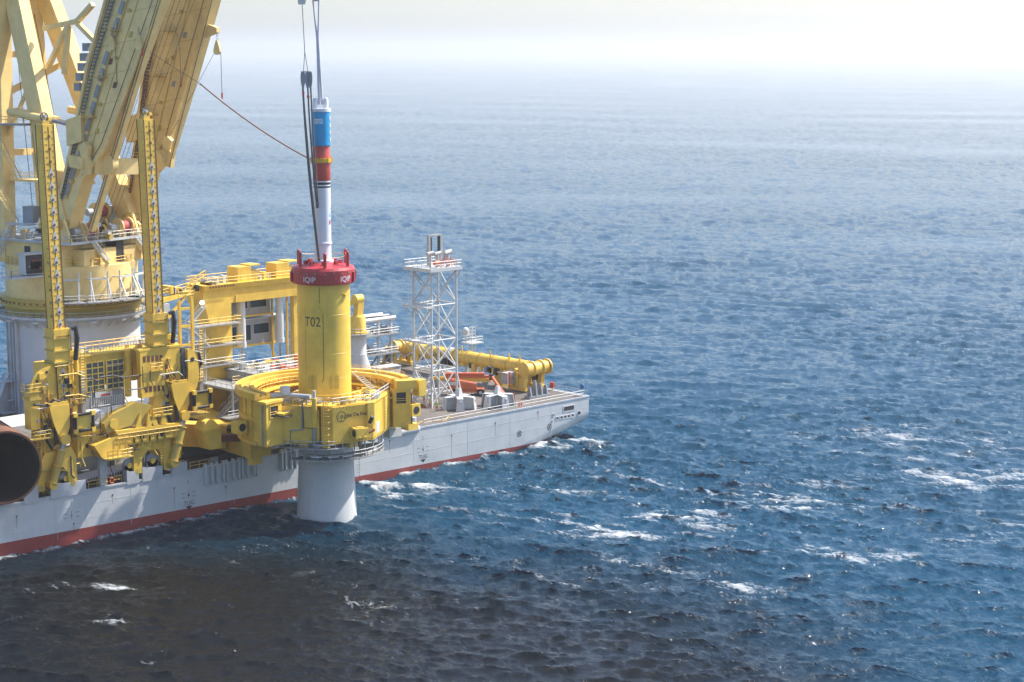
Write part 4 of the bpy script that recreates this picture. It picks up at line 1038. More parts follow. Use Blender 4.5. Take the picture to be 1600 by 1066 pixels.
vent_me = MB().box(0, 0.42, -0.04, 0, 0, 0.85).mesh('vent', (0, 0, 0), 'vent_brown')
def unit(XP, zt, dx, fdx, left=True):
    """Lower works of one rack post: guide housing, hydraulics, body, foot, slewing cylinder and roller cage."""
    X0 = XP
    h = MB().box(X0 - 0.35, X0 + 2.15, 0.35, 2.85, zt - 1.2, zt).box(X0 - 0.25, X0 + 2.05, 0.45, 2.75, zt - 4.6, zt - 1.25).build('guide_housing', 'yellow', frame)
    for z in (zt - 1.25, zt - 4.6, zt - 3.0):
        MB().box(X0 - 0.5, X0 + 2.3, 0.2, 3.0, z - 0.12, z + 0.12).build('flange', 'olive_yellow', h)
    for i in range(6):
        MB().tube((X0 + 0.1 + i * 0.35, 0.15, zt - 1.0), (X0 + 0.1 + i * 0.35, 0.3, zt - 1.0), 0.09, 8).build('bolt', 'vent_brown', h)
    for x, r_, m in ((X0 + 2.7, 0.28, 'bright_yellow'), (X0 + 3.4, 0.34, 'bright_yellow')):
        c = MB().tube((x, 1.2, zt - 10), (x, 1.2, zt - 3.2), r_, 12).build('jack_cylinder', m, frame, smooth=True)
        MB().tube((x, 1.2, zt - 3.2), (x, 1.2, zt - 0.9), r_ * 0.55, 10).build('piston_rod', 'steel', c)
        MB().box(x - 0.4, x + 0.4, 0.8, 1.6, zt - 4.0, zt - 3.3).build('gland', 'bright_yellow', c)
    MB().path([(X0 + 2.4, 0.4, zt - 0.2), (X0 + 2.9, 0.2, zt + 0.1), (X0 + 3.1, 0.1, zt - 1.4), (X0 + 2.7, 0.1, zt - 4.5)], 0.33, 8).build('hose_bundle', 'black_rubber', frame)
    # head body with a curved lifting arm
    X0 = XP + dx
    if left:
        b = MB().box(X0 - 0.6, X0 + 3.0, 0.9, 4.6, zt - 12.0, zt - 4.8).build('head_body', 'yellow', frame)
        arc = []
        for a in range(90, 181, 10): arc.append((X0 - 0.2 + 3.4 * math.cos(R(a)), 0.55, zt - 8.4 + 3.4 * math.sin(R(a))))
        for a in range(180, 89, -10): arc.append((X0 - 0.2 + 2.1 * math.cos(R(a)), 0.55, zt - 8.4 + 2.1 * math.sin(R(a))))
        ap = MB().prism(arc, (0, 0.35, 0)).build('arc_plate', 'yellow', frame)
        for a in (105, 125, 145, 165):
            MB().tube((X0 - 0.2 + 2.75 * math.cos(R(a)), 0.5, zt - 8.4 + 2.75 * math.sin(R(a))), (X0 - 0.2 + 2.75 * math.cos(R(a)), 0.56, zt - 8.4 + 2.75 * math.sin(R(a))), 0.2, 12).build('pin_hole', 'dark', ap)
        MB().box(X0 - 3.6, X0 - 2.2, 0.5, 2.2, zt - 13.5, zt - 8.4).build('side_pillar', 'yellow', frame)
        MB().box(X0 - 3.8, X0 - 2.0, 0.3, 2.4, zt - 9.4, zt - 9.0).build('flange', 'olive_yellow', frame)
        MB().path([(X0 - 3.2, 0.2, zt - 9.9), (X0 - 1.2, 0.1, zt - 10.3), (X0 - 0.3, 0.0, zt - 9.6), (X0 + 0.6, 0.0, zt - 9.9), (X0 + 1.8, 0.1, zt - 9.3), (X0 + 2.8, 0.2, zt - 9.6)], 0.2, 6).build('hose_bundle', 'black_rubber', frame)
    else:
        gp = MB().box(XP - 2.6, XP + 4.2, 0.55, 1.5, 18.8, zt - 5.2).build('vent_plate', 'yellow', frame)
        MB().box(XP - 2.8, XP + 4.4, 0.5, 1.6, zt - 5.2, zt - 4.9).build('plate_flange', 'bright_yellow', gp)
        copies(gp, 'vent', vent_me, [(XP - 2.1 + i * 0.7, 0.55, 24.0 - i * 0.03) for i in range(5)] + [(XP - 1.9 + i * 0.7, 0.55, 19.6 - i * 0.03) for i in range(5)] + [(XP + 1.6, 0.55, 22.4), (XP + 1.65, 0.55, 21.1)])
        MB().box(XP - 0.1, XP + 1.9, 0.75, 2.6, zt - 6, zt - 4.5).build('post_socket', 'yellow', gp)
        MB().tube((XP + 1.2, 0.5, 20.6), (XP + 1.2, 0.56, 20.6), 0.4, 16).build('access_cover', 'olive_yellow', gp)
        for k_, yy_ in enumerate((-0.2, 0.9)):
            ar = [(XP + 5.4 + 1.5 * math.cos(R(a_)), yy_, 21.8 + 3.4 * math.sin(R(a_))) for a_ in range(-80, 91, 17)] + [(XP + 5.0, yy_, 25.2), (XP + 5.0, yy_, 18.6)]
            cp = MB().prism(ar, (0, 0.4, 0)).build('cheek_plate', 'yellow', frame)
            MB().tube((XP + 5.8, yy_ - 0.05, 23.6), (XP + 5.8, yy_ + 0.0, 23.6), 0.34, 14).build('pin_hole', 'dark', cp)
        MB().box(XP + 4.3, XP + 4.95, 0.3, 1.4, 19.5, 25.4).build('cable_tray', 'hose_grey', frame)
        MB().path([(XP + 7.2, 0.2, 24.4), (XP + 7.5, 0, 22.6), (XP + 7.1, 0, 22.0), (XP + 6.7, 0.2, 23.0)], 0.22, 7).build('hose_bundle', 'black_rubber', frame)
        MB().box(XP + 0.0, XP + 1.6, 1.0, 2.6, 13.0, 18.9).build('lower_post', 'yellow', frame)
        yf = MB().box(XP + 5.2, XP + 5.6, 2.0, 2.4, 22, 32).box(XP + 7.4, XP + 7.8, 2.0, 2.4, 22, 32.4)
        for z_ in (25.2, 28.0, 30.6): yf.box(XP + 5.6, XP + 7.4, 2.05, 2.35, z_, z_ + 0.35)
        yf.build('ladder_frame', 'bright_yellow', frame)
        MB().rail([(XP + 5.2, 2.0, 32.2), (XP + 7.8, 2.0, 32.2)], r=0.05).build('railing', 'bright_yellow', frame)
    MB().path([(X0 - 1.6, 0.2, zt - 13.0), (X0 - 1.5, -0.1, zt - 15.2), (X0 - 1.0, -0.2, zt - 16.3), (X0 - 0.2, -0.2, zt - 15.6), (X0 - 0.1, 0.1, zt - 13.0)], 0.3, 8).build('hose_bundle', 'black_rubber', frame)
    # cylinder clevis and slewing cylinder
    kb = MB().hexa([(X0 - 0.8, -0.3, zt - 10.4), (X0 + 1.7, -0.3, zt - 10.4), (X0 + 1.7, 0.85, zt - 10.4), (X0 - 0.8, 0.85, zt - 10.4)], [(X0 - 1.4, -0.3, zt - 10.0), (X0 + 1.7, -0.3, zt - 10.0), (X0 + 1.7, 0.85, zt - 10.0), (X0 - 1.4, 0.85, zt - 10.0)])
    kb.prism([(X0 - 1.2, -0.35, zt - 10.4), (X0 + 1.9, -0.35, zt - 10.4), (X0 + 1.9, -0.35, zt - 13.6), (X0 + 1.1, -0.35, zt - 15.4), (X0 + 0.3, -0.35, zt - 15.4), (X0 - 0.7, -0.35, zt - 12.6)], (0, 0.9, 0))
    kb.build('clevis_arm', 'yellow', frame)
    c0 = Vector((X0 + 0.75, -0.55, zt - 15.4)); c1 = Vector((X0 - 1.5, -0.75, 8.9))
    MB().tube(c0 + Vector((0, -0.5, 0.2)), c0 + Vector((0, 0.7, 0.2)), 0.75, 16).build('clevis_pin', 'yellow', frame)
    cy = MB().tube(c0.lerp(c1, 0.2), c1, 0.62, 16).build('slewing_cylinder', 'olive_yellow', frame, smooth=True)
    MB().tube(c0, c0.lerp(c1, 0.2), 0.42, 14).build('piston_rod', 'steel', cy, smooth=True)
    for t in (0.2, 0.55, 0.93): MB().tube(c0.lerp(c1, t), c0.lerp(c1, t + 0.03), 0.74, 16).build('band', 'yellow', cy)
    MB().tube(c1 + Vector((0, -0.5, 0)), c1 + Vector((0, 0.7, 0)), 0.6, 14).build('foot_pin', 'yellow', frame)
    # main leg and A-shaped foot
    MB().hexa([(X0 - 2.6, 0.9, 9.0), (X0 + 1.0, 0.9, 9.0), (X0 + 1.0, 3.6, 9.0), (X0 - 2.6, 3.6, 9.0)], [(X0 - 1.6, 0.9, zt - 11.9), (X0 + 2.4, 0.9, zt - 11.9), (X0 + 2.4, 3.6, zt - 11.9), (X0 - 1.6, 3.6, zt - 11.9)]).build('main_leg', 'yellow', frame)
    X0 = XP + fdx
    arch = [(-3.2, 8.1), (-3.2, 11.0), (-1.7, 13.3), (2.4, 13.7), (3.1, 12.2), (3.2, 8.0), (1.9, 8.0), (1.7, 10.2), (0.8, 11.2), (-0.9, 11.2), (-1.8, 10.2), (-1.9, 8.1)]
    MB().prism([(X0 + a_, -0.1, z_) for a_, z_ in arch], (0, 0.9, 0)).build('arch_foot', 'yellow', frame)
    for a_ in (-2.55, 2.5): MB().tube((X0 + a_, -0.16, 8.5), (X0 + a_, 0.95, 8.5), 0.42, 14).build('foot_pin', 'olive_yellow', frame)
    # roller cage
    X0 = XP + dx
    rx, rz = X0 + 3.6, zt - 13.2
    rc = MB().box(rx - 0.9, rx + 1.4, -0.6, 1.2, rz - 0.9, rz + 0.9).build('roller_cage', 'bright_yellow', frame)
    for z in (rz - 1.15, rz + 1.15):
        MB().tube((rx - 1.1, -0.75, z), (rx + 1.7, -0.75, z), 0.22, 10).build('rubber_roller', 'black_rubber', rc)
    for x in (rx - 1.1, rx + 1.7):
        MB().tube((x, -0.75, rz - 1.1), (x, -0.75, rz + 1.1), 0.24, 10).build('rubber_roller', 'black_rubber', rc)
    for x in (rx - 1.1, rx + 1.7):
        for z in (rz - 1.15, rz + 1.15):
            MB().box(x - 0.3, x + 0.3, -1.0, -0.45, z - 0.3, z + 0.3).build('roller_bearing', 'bright_yellow', rc)
    MB().box(rx - 1.6, rx - 0.95, -0.62, 1.0, rz - 1.5, rz + 1.3).build('grille', 'vent_brown', rc)
    # access platforms with rails
    for x0, x1, y0, y1, z in ((X0 - 4.8, X0 - 1.4, -0.9, 0.8, zt - 14.6), (X0 + 2.2, X0 + 5.4, -0.4, 2.2, zt - 15.4), (X0 + 3.1, X0 + 4.9, 0.2, 2.8, zt - 10.6), (X0 - 4.2, X0 - 2.0, 0.2, 1.8, zt - 8.2)):
        p = MB().box(x0, x1, y0, y1, z - 0.1, z).build('platform', 'olive_yellow', frame)
        MB().rail([(x0, y1, z), (x0, y0, z), (x1, y0, z), (x1, y1, z)], r=0.04, step=0.9).build('railing', 'bright_yellow', p)
    MB().ladder((X0 - 3.0, -0.35, 9.0), (X0 - 3.0, -0.35, zt - 14.6), 0.6, side=(1, 0, 0), r=0.05).build('ladder', 'bright_yellow', frame)
    MB().ladder((X0 + 4.6, 0.2, zt - 10.5), (X0 + 4.6, 0.2, zt - 2.8), 0.7, side=(1, 0, 0), r=0.06).build('ladder', 'bright_yellow', frame)
    MB().box(X0 + 4.4, X0 + 5.0, 0.5, 2.0, zt - 12.4, zt - 6.4).build('cable_tray', 'mid_grey', frame)
    for i in range(46):
        x = X0 - 2.8 + rnd.random() * 6.6; z = zt - 15 + rnd.random() * 9; s = 0.12 + rnd.random() * 0.28
        MB().box(x - s, x + s, 0.2 + rnd.random() * 0.5, 1.0, z - s, z + s * (0.6 + rnd.random())).build('valve_block', rnd.choice(['bright_yellow', 'yellow', 'dark', 'olive_yellow', 'light_grey', 'bright_yellow']), frame)
    for i in range(16):
        x = X0 - 2.5 + rnd.random() * 5.5; z = zt - 13 + rnd.random() * 6
        MB().path([(x, 0.1, z), (x + 0.1, -0.1, z - 0.8), (x + 0.5 + rnd.random(), 0.0, z - 1.4 - rnd.random()), (x + 0.9 + rnd.random(), 0.3, z - 0.9)], 0.06, 5).build('hose', 'black_rubber', frame)
unit(XL, 30.2, -0.7, -1.0)
unit(XR, 30.8, 3.1, -1.4, False)
# box girder between the two posts, with dark grating panels and vents
gd = MB().box(-33.5, -15.3, 3.4, 7.2, 21.0, 25.4).build('cross_girder', 'yellow', frame)
MB().box(-33.5, -14.8, 3.2, 7.4, 25.4, 25.6).build('girder_top', 'bright_yellow', gd)
MB().rail([(-33.0, 3.4, 25.6), (-15.0, 3.4, 25.6)], r=0.05, step=0.5).build('railing', 'white', gd)
MB().rail([(-33.0, 7.2, 25.6), (-15.0, 7.2, 25.6)], r=0.05, step=1.2).build('railing', 'yellow', gd)
pan = MB().box(0, 0.78, -0.06, 0, 0, 0.66).mesh('grating_panel', (0, 0, 0), 'panel_dark')
locs = []
for c0 in (-31.2, -27.9):
    fr = MB()
    for c in range(4): fr.box(c0 + c * 0.95 - 0.1, c0 + c * 0.95 + 0.03, 2.1, 2.24, 20.4, 24.7)
    for r_ in range(6): fr.box(c0 - 0.1, c0 + 2.9, 2.12, 2.22, 20.4 + r_ * 0.84, 20.5 + r_ * 0.84)
    fr.build('panel_frame', 'olive_yellow', gd)
    for c in range(3):
        for r_ in range(5): locs.append((c0 + c * 0.95 + 0.06, 2.2, 20.55 + r_ * 0.84))
copies(gd, 'grating_panel', pan, locs)
MB().box(-31.4, -25.0, 2.3, 3.3, 18.0, 20.2).build('panel_base', 'mid_grey', gd)
sl = MB()
for i in range(16): sl.box(-30.2 + i * 0.3, -30.05 + i * 0.3, 2.1, 2.2, 18.2, 19.6)
sl.build('slat_rail', 'white', gd)
MB().box(-30.0, -27.2, 2.06, 2.12, 19.5, 20.3).build('banner', 'white', gd)
MB().box(-29.0, -27.5, 2.04, 2.06, 19.65, 19.95).build('banner_stripe', 'hammer_red', gd)
MB().tube((-24.2, 2.6, 19.0), (-24.2, 2.6, 25.6), 0.45, 14).build('hinge_post', 'yellow', gd)
# lower saddle beam and its platforms
lb = MB().box(-33.8, -29.4, 0.9, 3.0, 11.6, 15.0).build('saddle_beam', 'yellow', frame)
MB().box(-34.0, -29.2, 0.6, 3.2, 15.0, 15.3).build('beam_flange', 'bright_yellow', lb)
MB().box(-28.6, -17.6, -0.6, 1.8, 12.6, 14.6).build('saddle_beam', 'yellow', frame)
MB().hexa([(-28.6, -0.9, 14.6), (-17.2, -0.9, 14.3), (-17.2, 2.2, 14.3), (-28.6, 2.2, 14.6)], [(-28.6, -0.9, 15.0), (-17.2, -0.9, 14.7), (-17.2, 2.2, 14.7), (-28.6, 2.2, 15.0)]).build('beam_flange', 'bright_yellow', frame)
MB().hexa([(-31.0, -0.8, 11.5), (-27.0, -0.8, 11.5), (-27.0, 1.2, 11.5), (-31.0, 1.2, 11.5)], [(-32.2, -0.8, 13.4), (-26.4, -0.8, 14.8), (-26.4, 1.2, 14.8), (-32.2, 1.2, 13.4)]).build('saddle_shoe', 'yellow', frame)
MB().prism([(-29.8, -0.4, 14.8), (-24.2, -0.4, 15.6), (-22.2, -0.4, 17.8), (-24.8, -0.4, 18.6), (-28.6, -0.4, 17.4), (-30.2, -0.4, 16.2)], (0, 1.4, 0)).build('tilting_arm', 'olive_yellow', frame)
MB().tube((-28.7, -0.6, 16.0), (-28.7, 1.2, 16.0), 0.7, 16).build('arm_pin', 'yellow', frame)
for x in (-25.4, -23.4, -22.6, -21.0):
    MB().prism([(x, -0.8, 14.9), (x + 1.1, -0.8, 14.9), (x + 0.55 + (0.4 if x < -24 else -0.3), -0.8, 17.0)], (0, 0.35, 0)).build('chock', 'bright_yellow', frame)
MB().prism([(-23.0, 0.6, 15.0), (-19.2, 0.6, 15.0), (-18.4, 0.6, 19.0), (-20.4, 0.6, 19.4)], (0, 1.2, 0)).build('gusset', 'yellow', frame)
pf = MB().box(-31.0, -26.8, -2.4, -0.85, 11.3, 11.45).build('platform', 'olive_yellow', frame)
MB().rail([(-31.0, -2.35, 11.45), (-26.9, -2.35, 11.45), (-26.9, -0.9, 11.45)], r=0.06, step=0.8).build('railing', 'bright_yellow', pf)
MB().rail([(-28.4, -1.0, 13.2), (-17.6, -1.0, 13.0)], r=0.05, step=1.0, h=1.3).build('railing', 'bright_yellow', frame)
MB().tube((-31.6, 0.7, 11.8), (-31.6, 0.7, 14.8), 0.14, 8).build('piston_rod', 'steel', frame)

# pipe runs, cable loops and small fittings over the whole frame
for i in range(44):
    x = -41 + rnd.random() * 25; z = 10.5 + rnd.random() * 15; y = -0.75 + rnd.random() * 1.2
    if rnd.random() < 0.5: p_ = [(x, y, z), (x, y, z - 1.2 - rnd.random() * 2.5), (x + 0.5, y, z - 2.0 - rnd.random() * 2.5)]
    else: p_ = [(x, y, z), (x + 1.0 + rnd.random() * 2.5, y, z), (x + 1.6 + rnd.random() * 2.6, y, z - 0.6)]
    MB().path(p_, 0.05 + rnd.random() * 0.06, 5).build('hydraulic_pipe', rnd.choice(['hose_grey', 'black_rubber', 'bright_yellow', 'light_grey', 'olive_yellow', 'black_rubber']), frame)
for i in range(30):
    x = -34 + rnd.random() * 18; s = 0.15 + rnd.random() * 0.35; z = rnd.choice([14.95, 15.3, 25.62, 25.62])
    y = (0.2 + rnd.random() * 1.2) if z < 20 else 3.6 + rnd.random() * 3
    MB().box(x - s, x + s, y, y + s * 2, z, z + s * (1 + rnd.random() * 2)).build('valve_block', rnd.choice(['bright_yellow', 'light_grey', 'dark', 'olive_yellow', 'white', 'mid_grey']), frame)
for x0_, x1_, z_ in ((-28.2, -18.0, 13.3), (-33.4, -29.8, 13.2), (-28.2, -18.0, 12.7)):
    for k in range(int((x1_ - x0_) / 1.3)):
        MB().box(x0_ + k * 1.3, x0_ + k * 1.3 + 0.16, (-0.72 if x0_ > -29 else 0.78), (-0.6 if x0_ > -29 else 0.9), z_ - 0.5, z_ + 0.8).build('beam_stiffener', 'olive_yellow', frame)
for x, z in ((-27.4, 13.6), (-24.2, 13.5), (-20.8, 13.4), (-32.2, 13.2), (-30.8, 13.4)):
    yy = -0.62 if x > -29 else 0.88
    MB().tube((x, yy, z), (x, yy + 0.1, z), 0.36, 16).build('lightening_hole', 'dark', frame)

# ================================================================== HORIZONTAL PILE on the left edge
ax = Vector((0.249, 0.969, 0.0)); pc = Vector((-47.3, -3.0, 13.0))
hp = thing('steel_pile', 'rust brown open-ended steel pile lying at the left edge', 'monopile', pc)
xx = ax.cross(Vector((0, 0, 1))).normalized(); zz = Vector((0, 0, 1)); n = 72
prof = [(0.0, 4.72), (0.0, 5.0), (42.0, 5.0), (42.0, 4.72), (0.0, 4.72)]
mb = MB(); vs = []
for k in range(n):
    t = 2 * math.pi * k / n
    vs += [pc + ax * s + (xx * math.cos(t) + zz * math.sin(t)) * r_ for s, r_ in prof[:4]]
mb.add(vs, [(k * 4 + i, ((k + 1) % n) * 4 + i, ((k + 1) % n) * 4 + (i + 1) % 4, k * 4 + (i + 1) % 4) for k in range(n) for i in range(4)])
sh_ = mb.build('shell', ['rust', 'rust_shaded'], hp, smooth=True)
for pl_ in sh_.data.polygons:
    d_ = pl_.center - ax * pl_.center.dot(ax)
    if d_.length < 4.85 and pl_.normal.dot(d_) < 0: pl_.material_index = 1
mb = MB()
vs = [pc + ax * 30 + (xx * math.cos(2 * math.pi * k / n) + zz * math.sin(2 * math.pi * k / n)) * 4.71 for k in range(n)]
mb.add(vs, [tuple(range(n))]); mb.build('bulkhead', 'dark', hp)
for s in (0.5, 4.0):
    MB().path([pc + ax * s + (xx * math.cos(2 * math.pi * k / 36) + zz * math.sin(2 * math.pi * k / 36)) * 5.0 for k in range(37)], 0.05, 4).build('weld_seam', 'rust', hp)
MB().box(-48, -44.6, 2.0, 4.4, DZ, 8.3).build('cradle', 'mid_grey', hp)

# ================================================================== PORTAL with control cabins
port = thing('gantry_portal', 'yellow portal crane with white cylinders above grey control cabins', 'gantry', (4, 15.5, DZ))
MB().box(-2.6, 3.0, 13.0, 18.0, DZ + 0.05, 19.6).build('column_base', 'yellow', port)
MB().box(-4.6, -2.7, 13.4, 17.0, DZ + 0.05, 14.5).build('side_cabinet', 'mid_grey', port)
MB().frustum((-3.6, 2.4, 14.0, 17.6), 19.6, (-1.6, 2.4, 14.0, 17.2), 22.6).box(-1.6, 2.4, 14.0, 17.2, 22.6, 25.6).frustum((-1.6, 2.4, 14.0, 17.2), 25.6, (-2.6, 2.4, 14.0, 18.0), 28.9).build('column', 'yellow', port)
bm_ = MB().box(-2.8, 16.6, 14.0, 18.4, 28.9, 31.2).build('main_beam', 'yellow', port)
MB().frustum((-2.8, 16.6, 13.7, 18.6), 31.2, (-3.0, 16.7, 13.5, 18.8), 32.0).build('beam_top', 'bright_yellow', bm_)
MB().box(3.2, 16.6, 13.86, 14.0, 28.9, 30.0).build('lower_flange', 'yellow', bm_)
for i in range(9): MB().box(-2.0 + i * 0.55, -1.75 + i * 0.55, 13.42, 13.5, 31.6, 31.85).build('vent', 'vent_brown', bm_)
for x in (4.2, 11.8):
    MB().box(x, x + 2.6, 14.6, 17.4, 32.0, 34.3).build('winch_house', 'yellow', port)
    MB().box(x + 2.7, x + 4.2, 15.0, 17.0, 32.0, 33.6).build('winch_drum', 'olive_yellow', port)
    MB().box(x + 2.5, x + 4.6, 14.8, 17.4, 34.3, 34.5).build('winch_roof', 'bright_yellow', port)
for x in (0.5, 1.7, 8.8, 9.6, 10.4):
    MB().box(x, x + 0.5, 15, 16 + rnd.random(), 32.0, 32.5 + rnd.random() * 0.8).build('valve_block', rnd.choice(['bright_yellow', 'white', 'dark', 'light_grey']), port)
MB().rail([(-2.8, 13.6, 32.0), (16.5, 13.6, 32.0), (16.5, 18.7, 32.0), (-2.8, 18.7, 32.0)], r=0.05, closed=True).build('railing', 'bright_yellow', port)
for x in (5.1, 12.65):
    c = MB().tube((x, 15.1, 21.8), (x, 15.1, 28.88), 0.64, 18).build('hoist_cylinder', 'white', port, smooth=True)
    MB().tube((x, 15.1, 21.4), (x, 15.1, 22.2), 0.72, 18).build('cylinder_gland', 'pedestal_white', c, smooth=True)
    MB().tube((x, 15.1, 18.9), (x, 15.1, 21.5), 0.2, 10).build('piston_rod', 'steel', c)
def cabin(x0, x1, y0, y1, z0, z1, wins, lab):
    c = MB().box(x0, x1, y0, y1, z0, z1).build('control_cabin', 'container_grey', port)
    MB().box(x0 - 0.1, x1 + 0.1, y0 - 0.1, y1 + 0.1, z1, z1 + 0.15).build('cabin_roof', 'light_grey', c)
    r_ = MB()
    for i in range(int((x1 - x0) / 0.28)):
        r_.box(x0 + 0.05 + i * 0.28, x0 + 0.15 + i * 0.28, y0 - 0.05, y0, z0 + 0.05, z1 - 0.05)
    r_.build('corrugation', 'container_grey', c)
    for a, b, za, zb in wins:
        f = MB().box(a - 0.1, b + 0.1, y0 - 0.12, y0 - 0.05, za - 0.1, zb + 0.1).build('window_frame', 'white', c)
        MB().box(a, b, y0 - 0.14, y0 - 0.12, za, zb).build('window_pane', 'glass', f)
    MB().beam((x0 - 0.1, y0 - 0.1, z0 - 0.15), (x1 + 0.1, y0 - 0.1, z0 - 0.15), 0.3, 0.3).build('cabin_sill', 'bright_yellow', c)
    return c
cabin(4.6, 12.4, 17.3, 20.6, 26.1, 29.0, [(5.8, 7.8, 27.2, 28.7), (8.4, 11.6, 27.2, 28.7)], '')
cabin(4.4, 15.2, 17.3, 20.6, 21.3, 25.3, [(4.8, 5.6, 22.2, 24.4), (6.2, 8.4, 22.0, 24.5), (9.0, 12.0, 22.9, 24.5)], '')
for x in (4.2, 12.6, 15.6):
    MB().beam((x, 17.0, 17.5), (x, 17.0, 29), 0.3, 0.3).build('cabin_post', 'yellow', port)
MB().beam((12.0, 17.0, 21.0), (13.6, 17.0, 18.0), 0.15, 0.15).build('cabin_brace', 'yellow', port)
MB().box(15.0, 16.6, 14.4, 15.4, 18, 28.9).build('right_leg', 'yellow', port)
MB().box(16.7, 17.5, 14.2, 15.4, 18, 28.9).build('mast_guide', 'mid_grey', port)
MB().box(17.6, 18.4, 14.2, 15.0, 17, 29.5).build('mast_guide', 'vent_brown', port)
# stair tower on the left of the column
for k, (z0, z1, s) in enumerate(((19.7, 22.8, 1), (22.8, 26.0, -1), (26.0, 29.0, 1), (14.6, 19.7, -1))):
    a = (-6.6, 13.2, z0) if s > 0 else (-3.2, 12.4, z0); b = (-3.2, 13.2, z1) if s > 0 else (-6.6, 12.4, z1)
    MB().stair(a, b, 0.8, n=10).build('stair', 'light_grey', port)
for z, x1 in ((19.7, 3.4), (22.8, 3.2), (26.0, 2.8)):
    p = MB().box(-7.2, x1, 11.9, 13.9, z - 0.16, z).build('platform', 'grating', port)
    MB().rail([(-7.2, 13.8, z), (-7.2, 12.0, z), (x1, 12.0, z), (x1, 13.8, z)], r=0.045).build('railing', 'bright_yellow' if z > 20 else 'white', p)
for x in (-7.0, -4.0): MB().beam((x, 12.2, DZ + 7), (x, 12.2, 26), 0.18, 0.18).build('stair_post', 'light_grey', port)
# slewing arm with lattice jib reaching left
MB().beam((-3.0, 15, 31.4), (-11.2, 14, 30.4), 0.9, 0.7).build('jib_arm', 'bright_yellow', port)
MB().beam((-5.2, 14.6, 31.2), (-10.6, 14, 26.6), 0.35, 0.35).build('jib_strut', 'bright_yellow', port)
lt = MB(); A = [Vector((-6.4, 14, 31.6)), Vector((-4.2, 14, 33.6)), Vector((-2.4, 14, 34.4))]; B = [Vector((-5.8, 14, 31.2)), Vector((-3.9, 14, 33.0)), Vector((-2.2, 14, 33.8))]
lt.path(A, 0.12, 5); lt.path(B, 0.12, 5)
for i in range(9):
    t = i / 8; f = lambda L, t: L[0].lerp(L[1], t * 2) if t < 0.5 else L[1].lerp(L[2], t * 2 - 1)
    lt.tube(f(A, t), f(B, min(1, t + 0.06)), 0.06, 4)
lt.build('lattice_jib', 'bright_yellow', port)
MB().rail([(-11, 14, 30.9), (-3, 14.6, 31.9)], r=0.045).build('railing', 'bright_yellow', port)
MB().box(-11.6, -9.6, 13.2, 15.0, 28.6, 30.0).build('jib_head', 'light_grey', port)
MB().tube((-4.0, 13.0, 29.6), (-3.6, 13.0, 29.6), 0.3, 10).build('flood_lamp', 'lamp', port)
for i in range(14):
    x = -10.5 + rnd.random() * 12; MB().box(x, x + 0.3 + rnd.random() * 0.5, 14, 15 + rnd.random() * 2, 31.3, 31.7 + rnd.random() * 0.8).build('valve_block', rnd.choice(['bright_yellow', 'light_grey', 'white', 'dark', 'bright_yellow']), port)
# broad working platform with rails between portal and gripper
p = MB().box(-5.0, 1.8, 4.0, 12.6, 17.0, 17.3).build('work_platform', 'grating', port)
MB().rail([(-5.0, 12.5, 17.3), (-5.0, 4.0, 17.3), (1.7, 4.0, 17.3), (1.7, 12.5, 17.3)], r=0.05).build('railing', 'white', p)
MB().rail([(-2.0, 8.0, 17.3), (1.7, 8.0, 17.3)], r=0.05).build('railing', 'bright_yellow', p)
MB().stair((-5.6, 6.2, 13.2), (-2.0, 4.4, 17.2), 0.9).build('stair', 'light_grey', p)
MB().box(-6.8, 0.2, 2.6, 6.2, 13.0, 13.2).build('lower_platform', 'grating', p)
MB().rail([(-6.8, 2.7, 13.2), (0.1, 2.7, 13.2)], r=0.045).build('railing', 'light_grey', p)
for x, y in ((-4.8, 4.2), (1.5, 4.2), (-4.8, 12.2)): MB().beam((x, y, DZ), (x, y, 17), 0.3, 0.3).build('platform_post', 'mid_grey', p)
for k_ in range(3):
    MB().rail([(0.6, 5.0 + k_ * 2.6, 18.92), (14.0, 5.0 + k_ * 2.6, 18.92)], r=0.05).build('railing', ['white', 'bright_yellow', 'white'][k_], port)
for i in range(44):
    x = 1 + rnd.random() * 13; y = 4 + rnd.random() * 8; s = 0.3 + rnd.random() * 0.6
    MB().box(x, x + s * 1.5, y, y + s, 18.92, 18.9 + s * (0.6 + rnd.random())).build('roof_unit', rnd.choice(['white', 'white', 'light_grey', 'container_grey', 'orange', 'blue', 'bright_yellow']), port)

# ================================================================== HEAVY-LIFT CRANE
CC = (-11.4, 38.0)
E1 = Vector((0.221, -0.975, 0)); E2 = Vector((0.975, 0.221, 0))      # towards the boom, and across it
def cw(a, b, z): return Vector((CC[0], CC[1], z)) + E1 * a + E2 * b
crane = thing('heavy_lift_crane', 'huge yellow heavy-lift crane on a white round pedestal behind the rack posts', 'crane', (CC[0], CC[1], DZ))
def cbox(a0, a1, b0, b1, z0, z1):
    return MB().hexa([cw(a0, b0, z0), cw(a1, b0, z0), cw(a1, b1, z0), cw(a0, b1, z0)], [cw(a0, b0, z1), cw(a1, b0, z1), cw(a1, b1, z1), cw(a0, b1, z1)])
ped = MB().lathe(CC, [(11.4, DZ), (11.2, 9.5), (10.5, 12.5), (10.5, 26.4)], 96).build('pedestal', 'pedestal_white', crane, smooth=True)
for z in (15.5, 21.0): MB().lathe(CC, [(10.5, z - 0.03), (10.53, z), (10.5, z + 0.03)], 96).build('weld_seam', 'pedestal_white', ped)
MB().prism([(CC[0] - 9.0, CC[1] + 2, DZ), (CC[0] - 15.5, CC[1] + 2, DZ), (CC[0] - 9.2, CC[1] + 2, 21)], (0, 1.0, 0)).build('buttress', 'pedestal_white', ped)
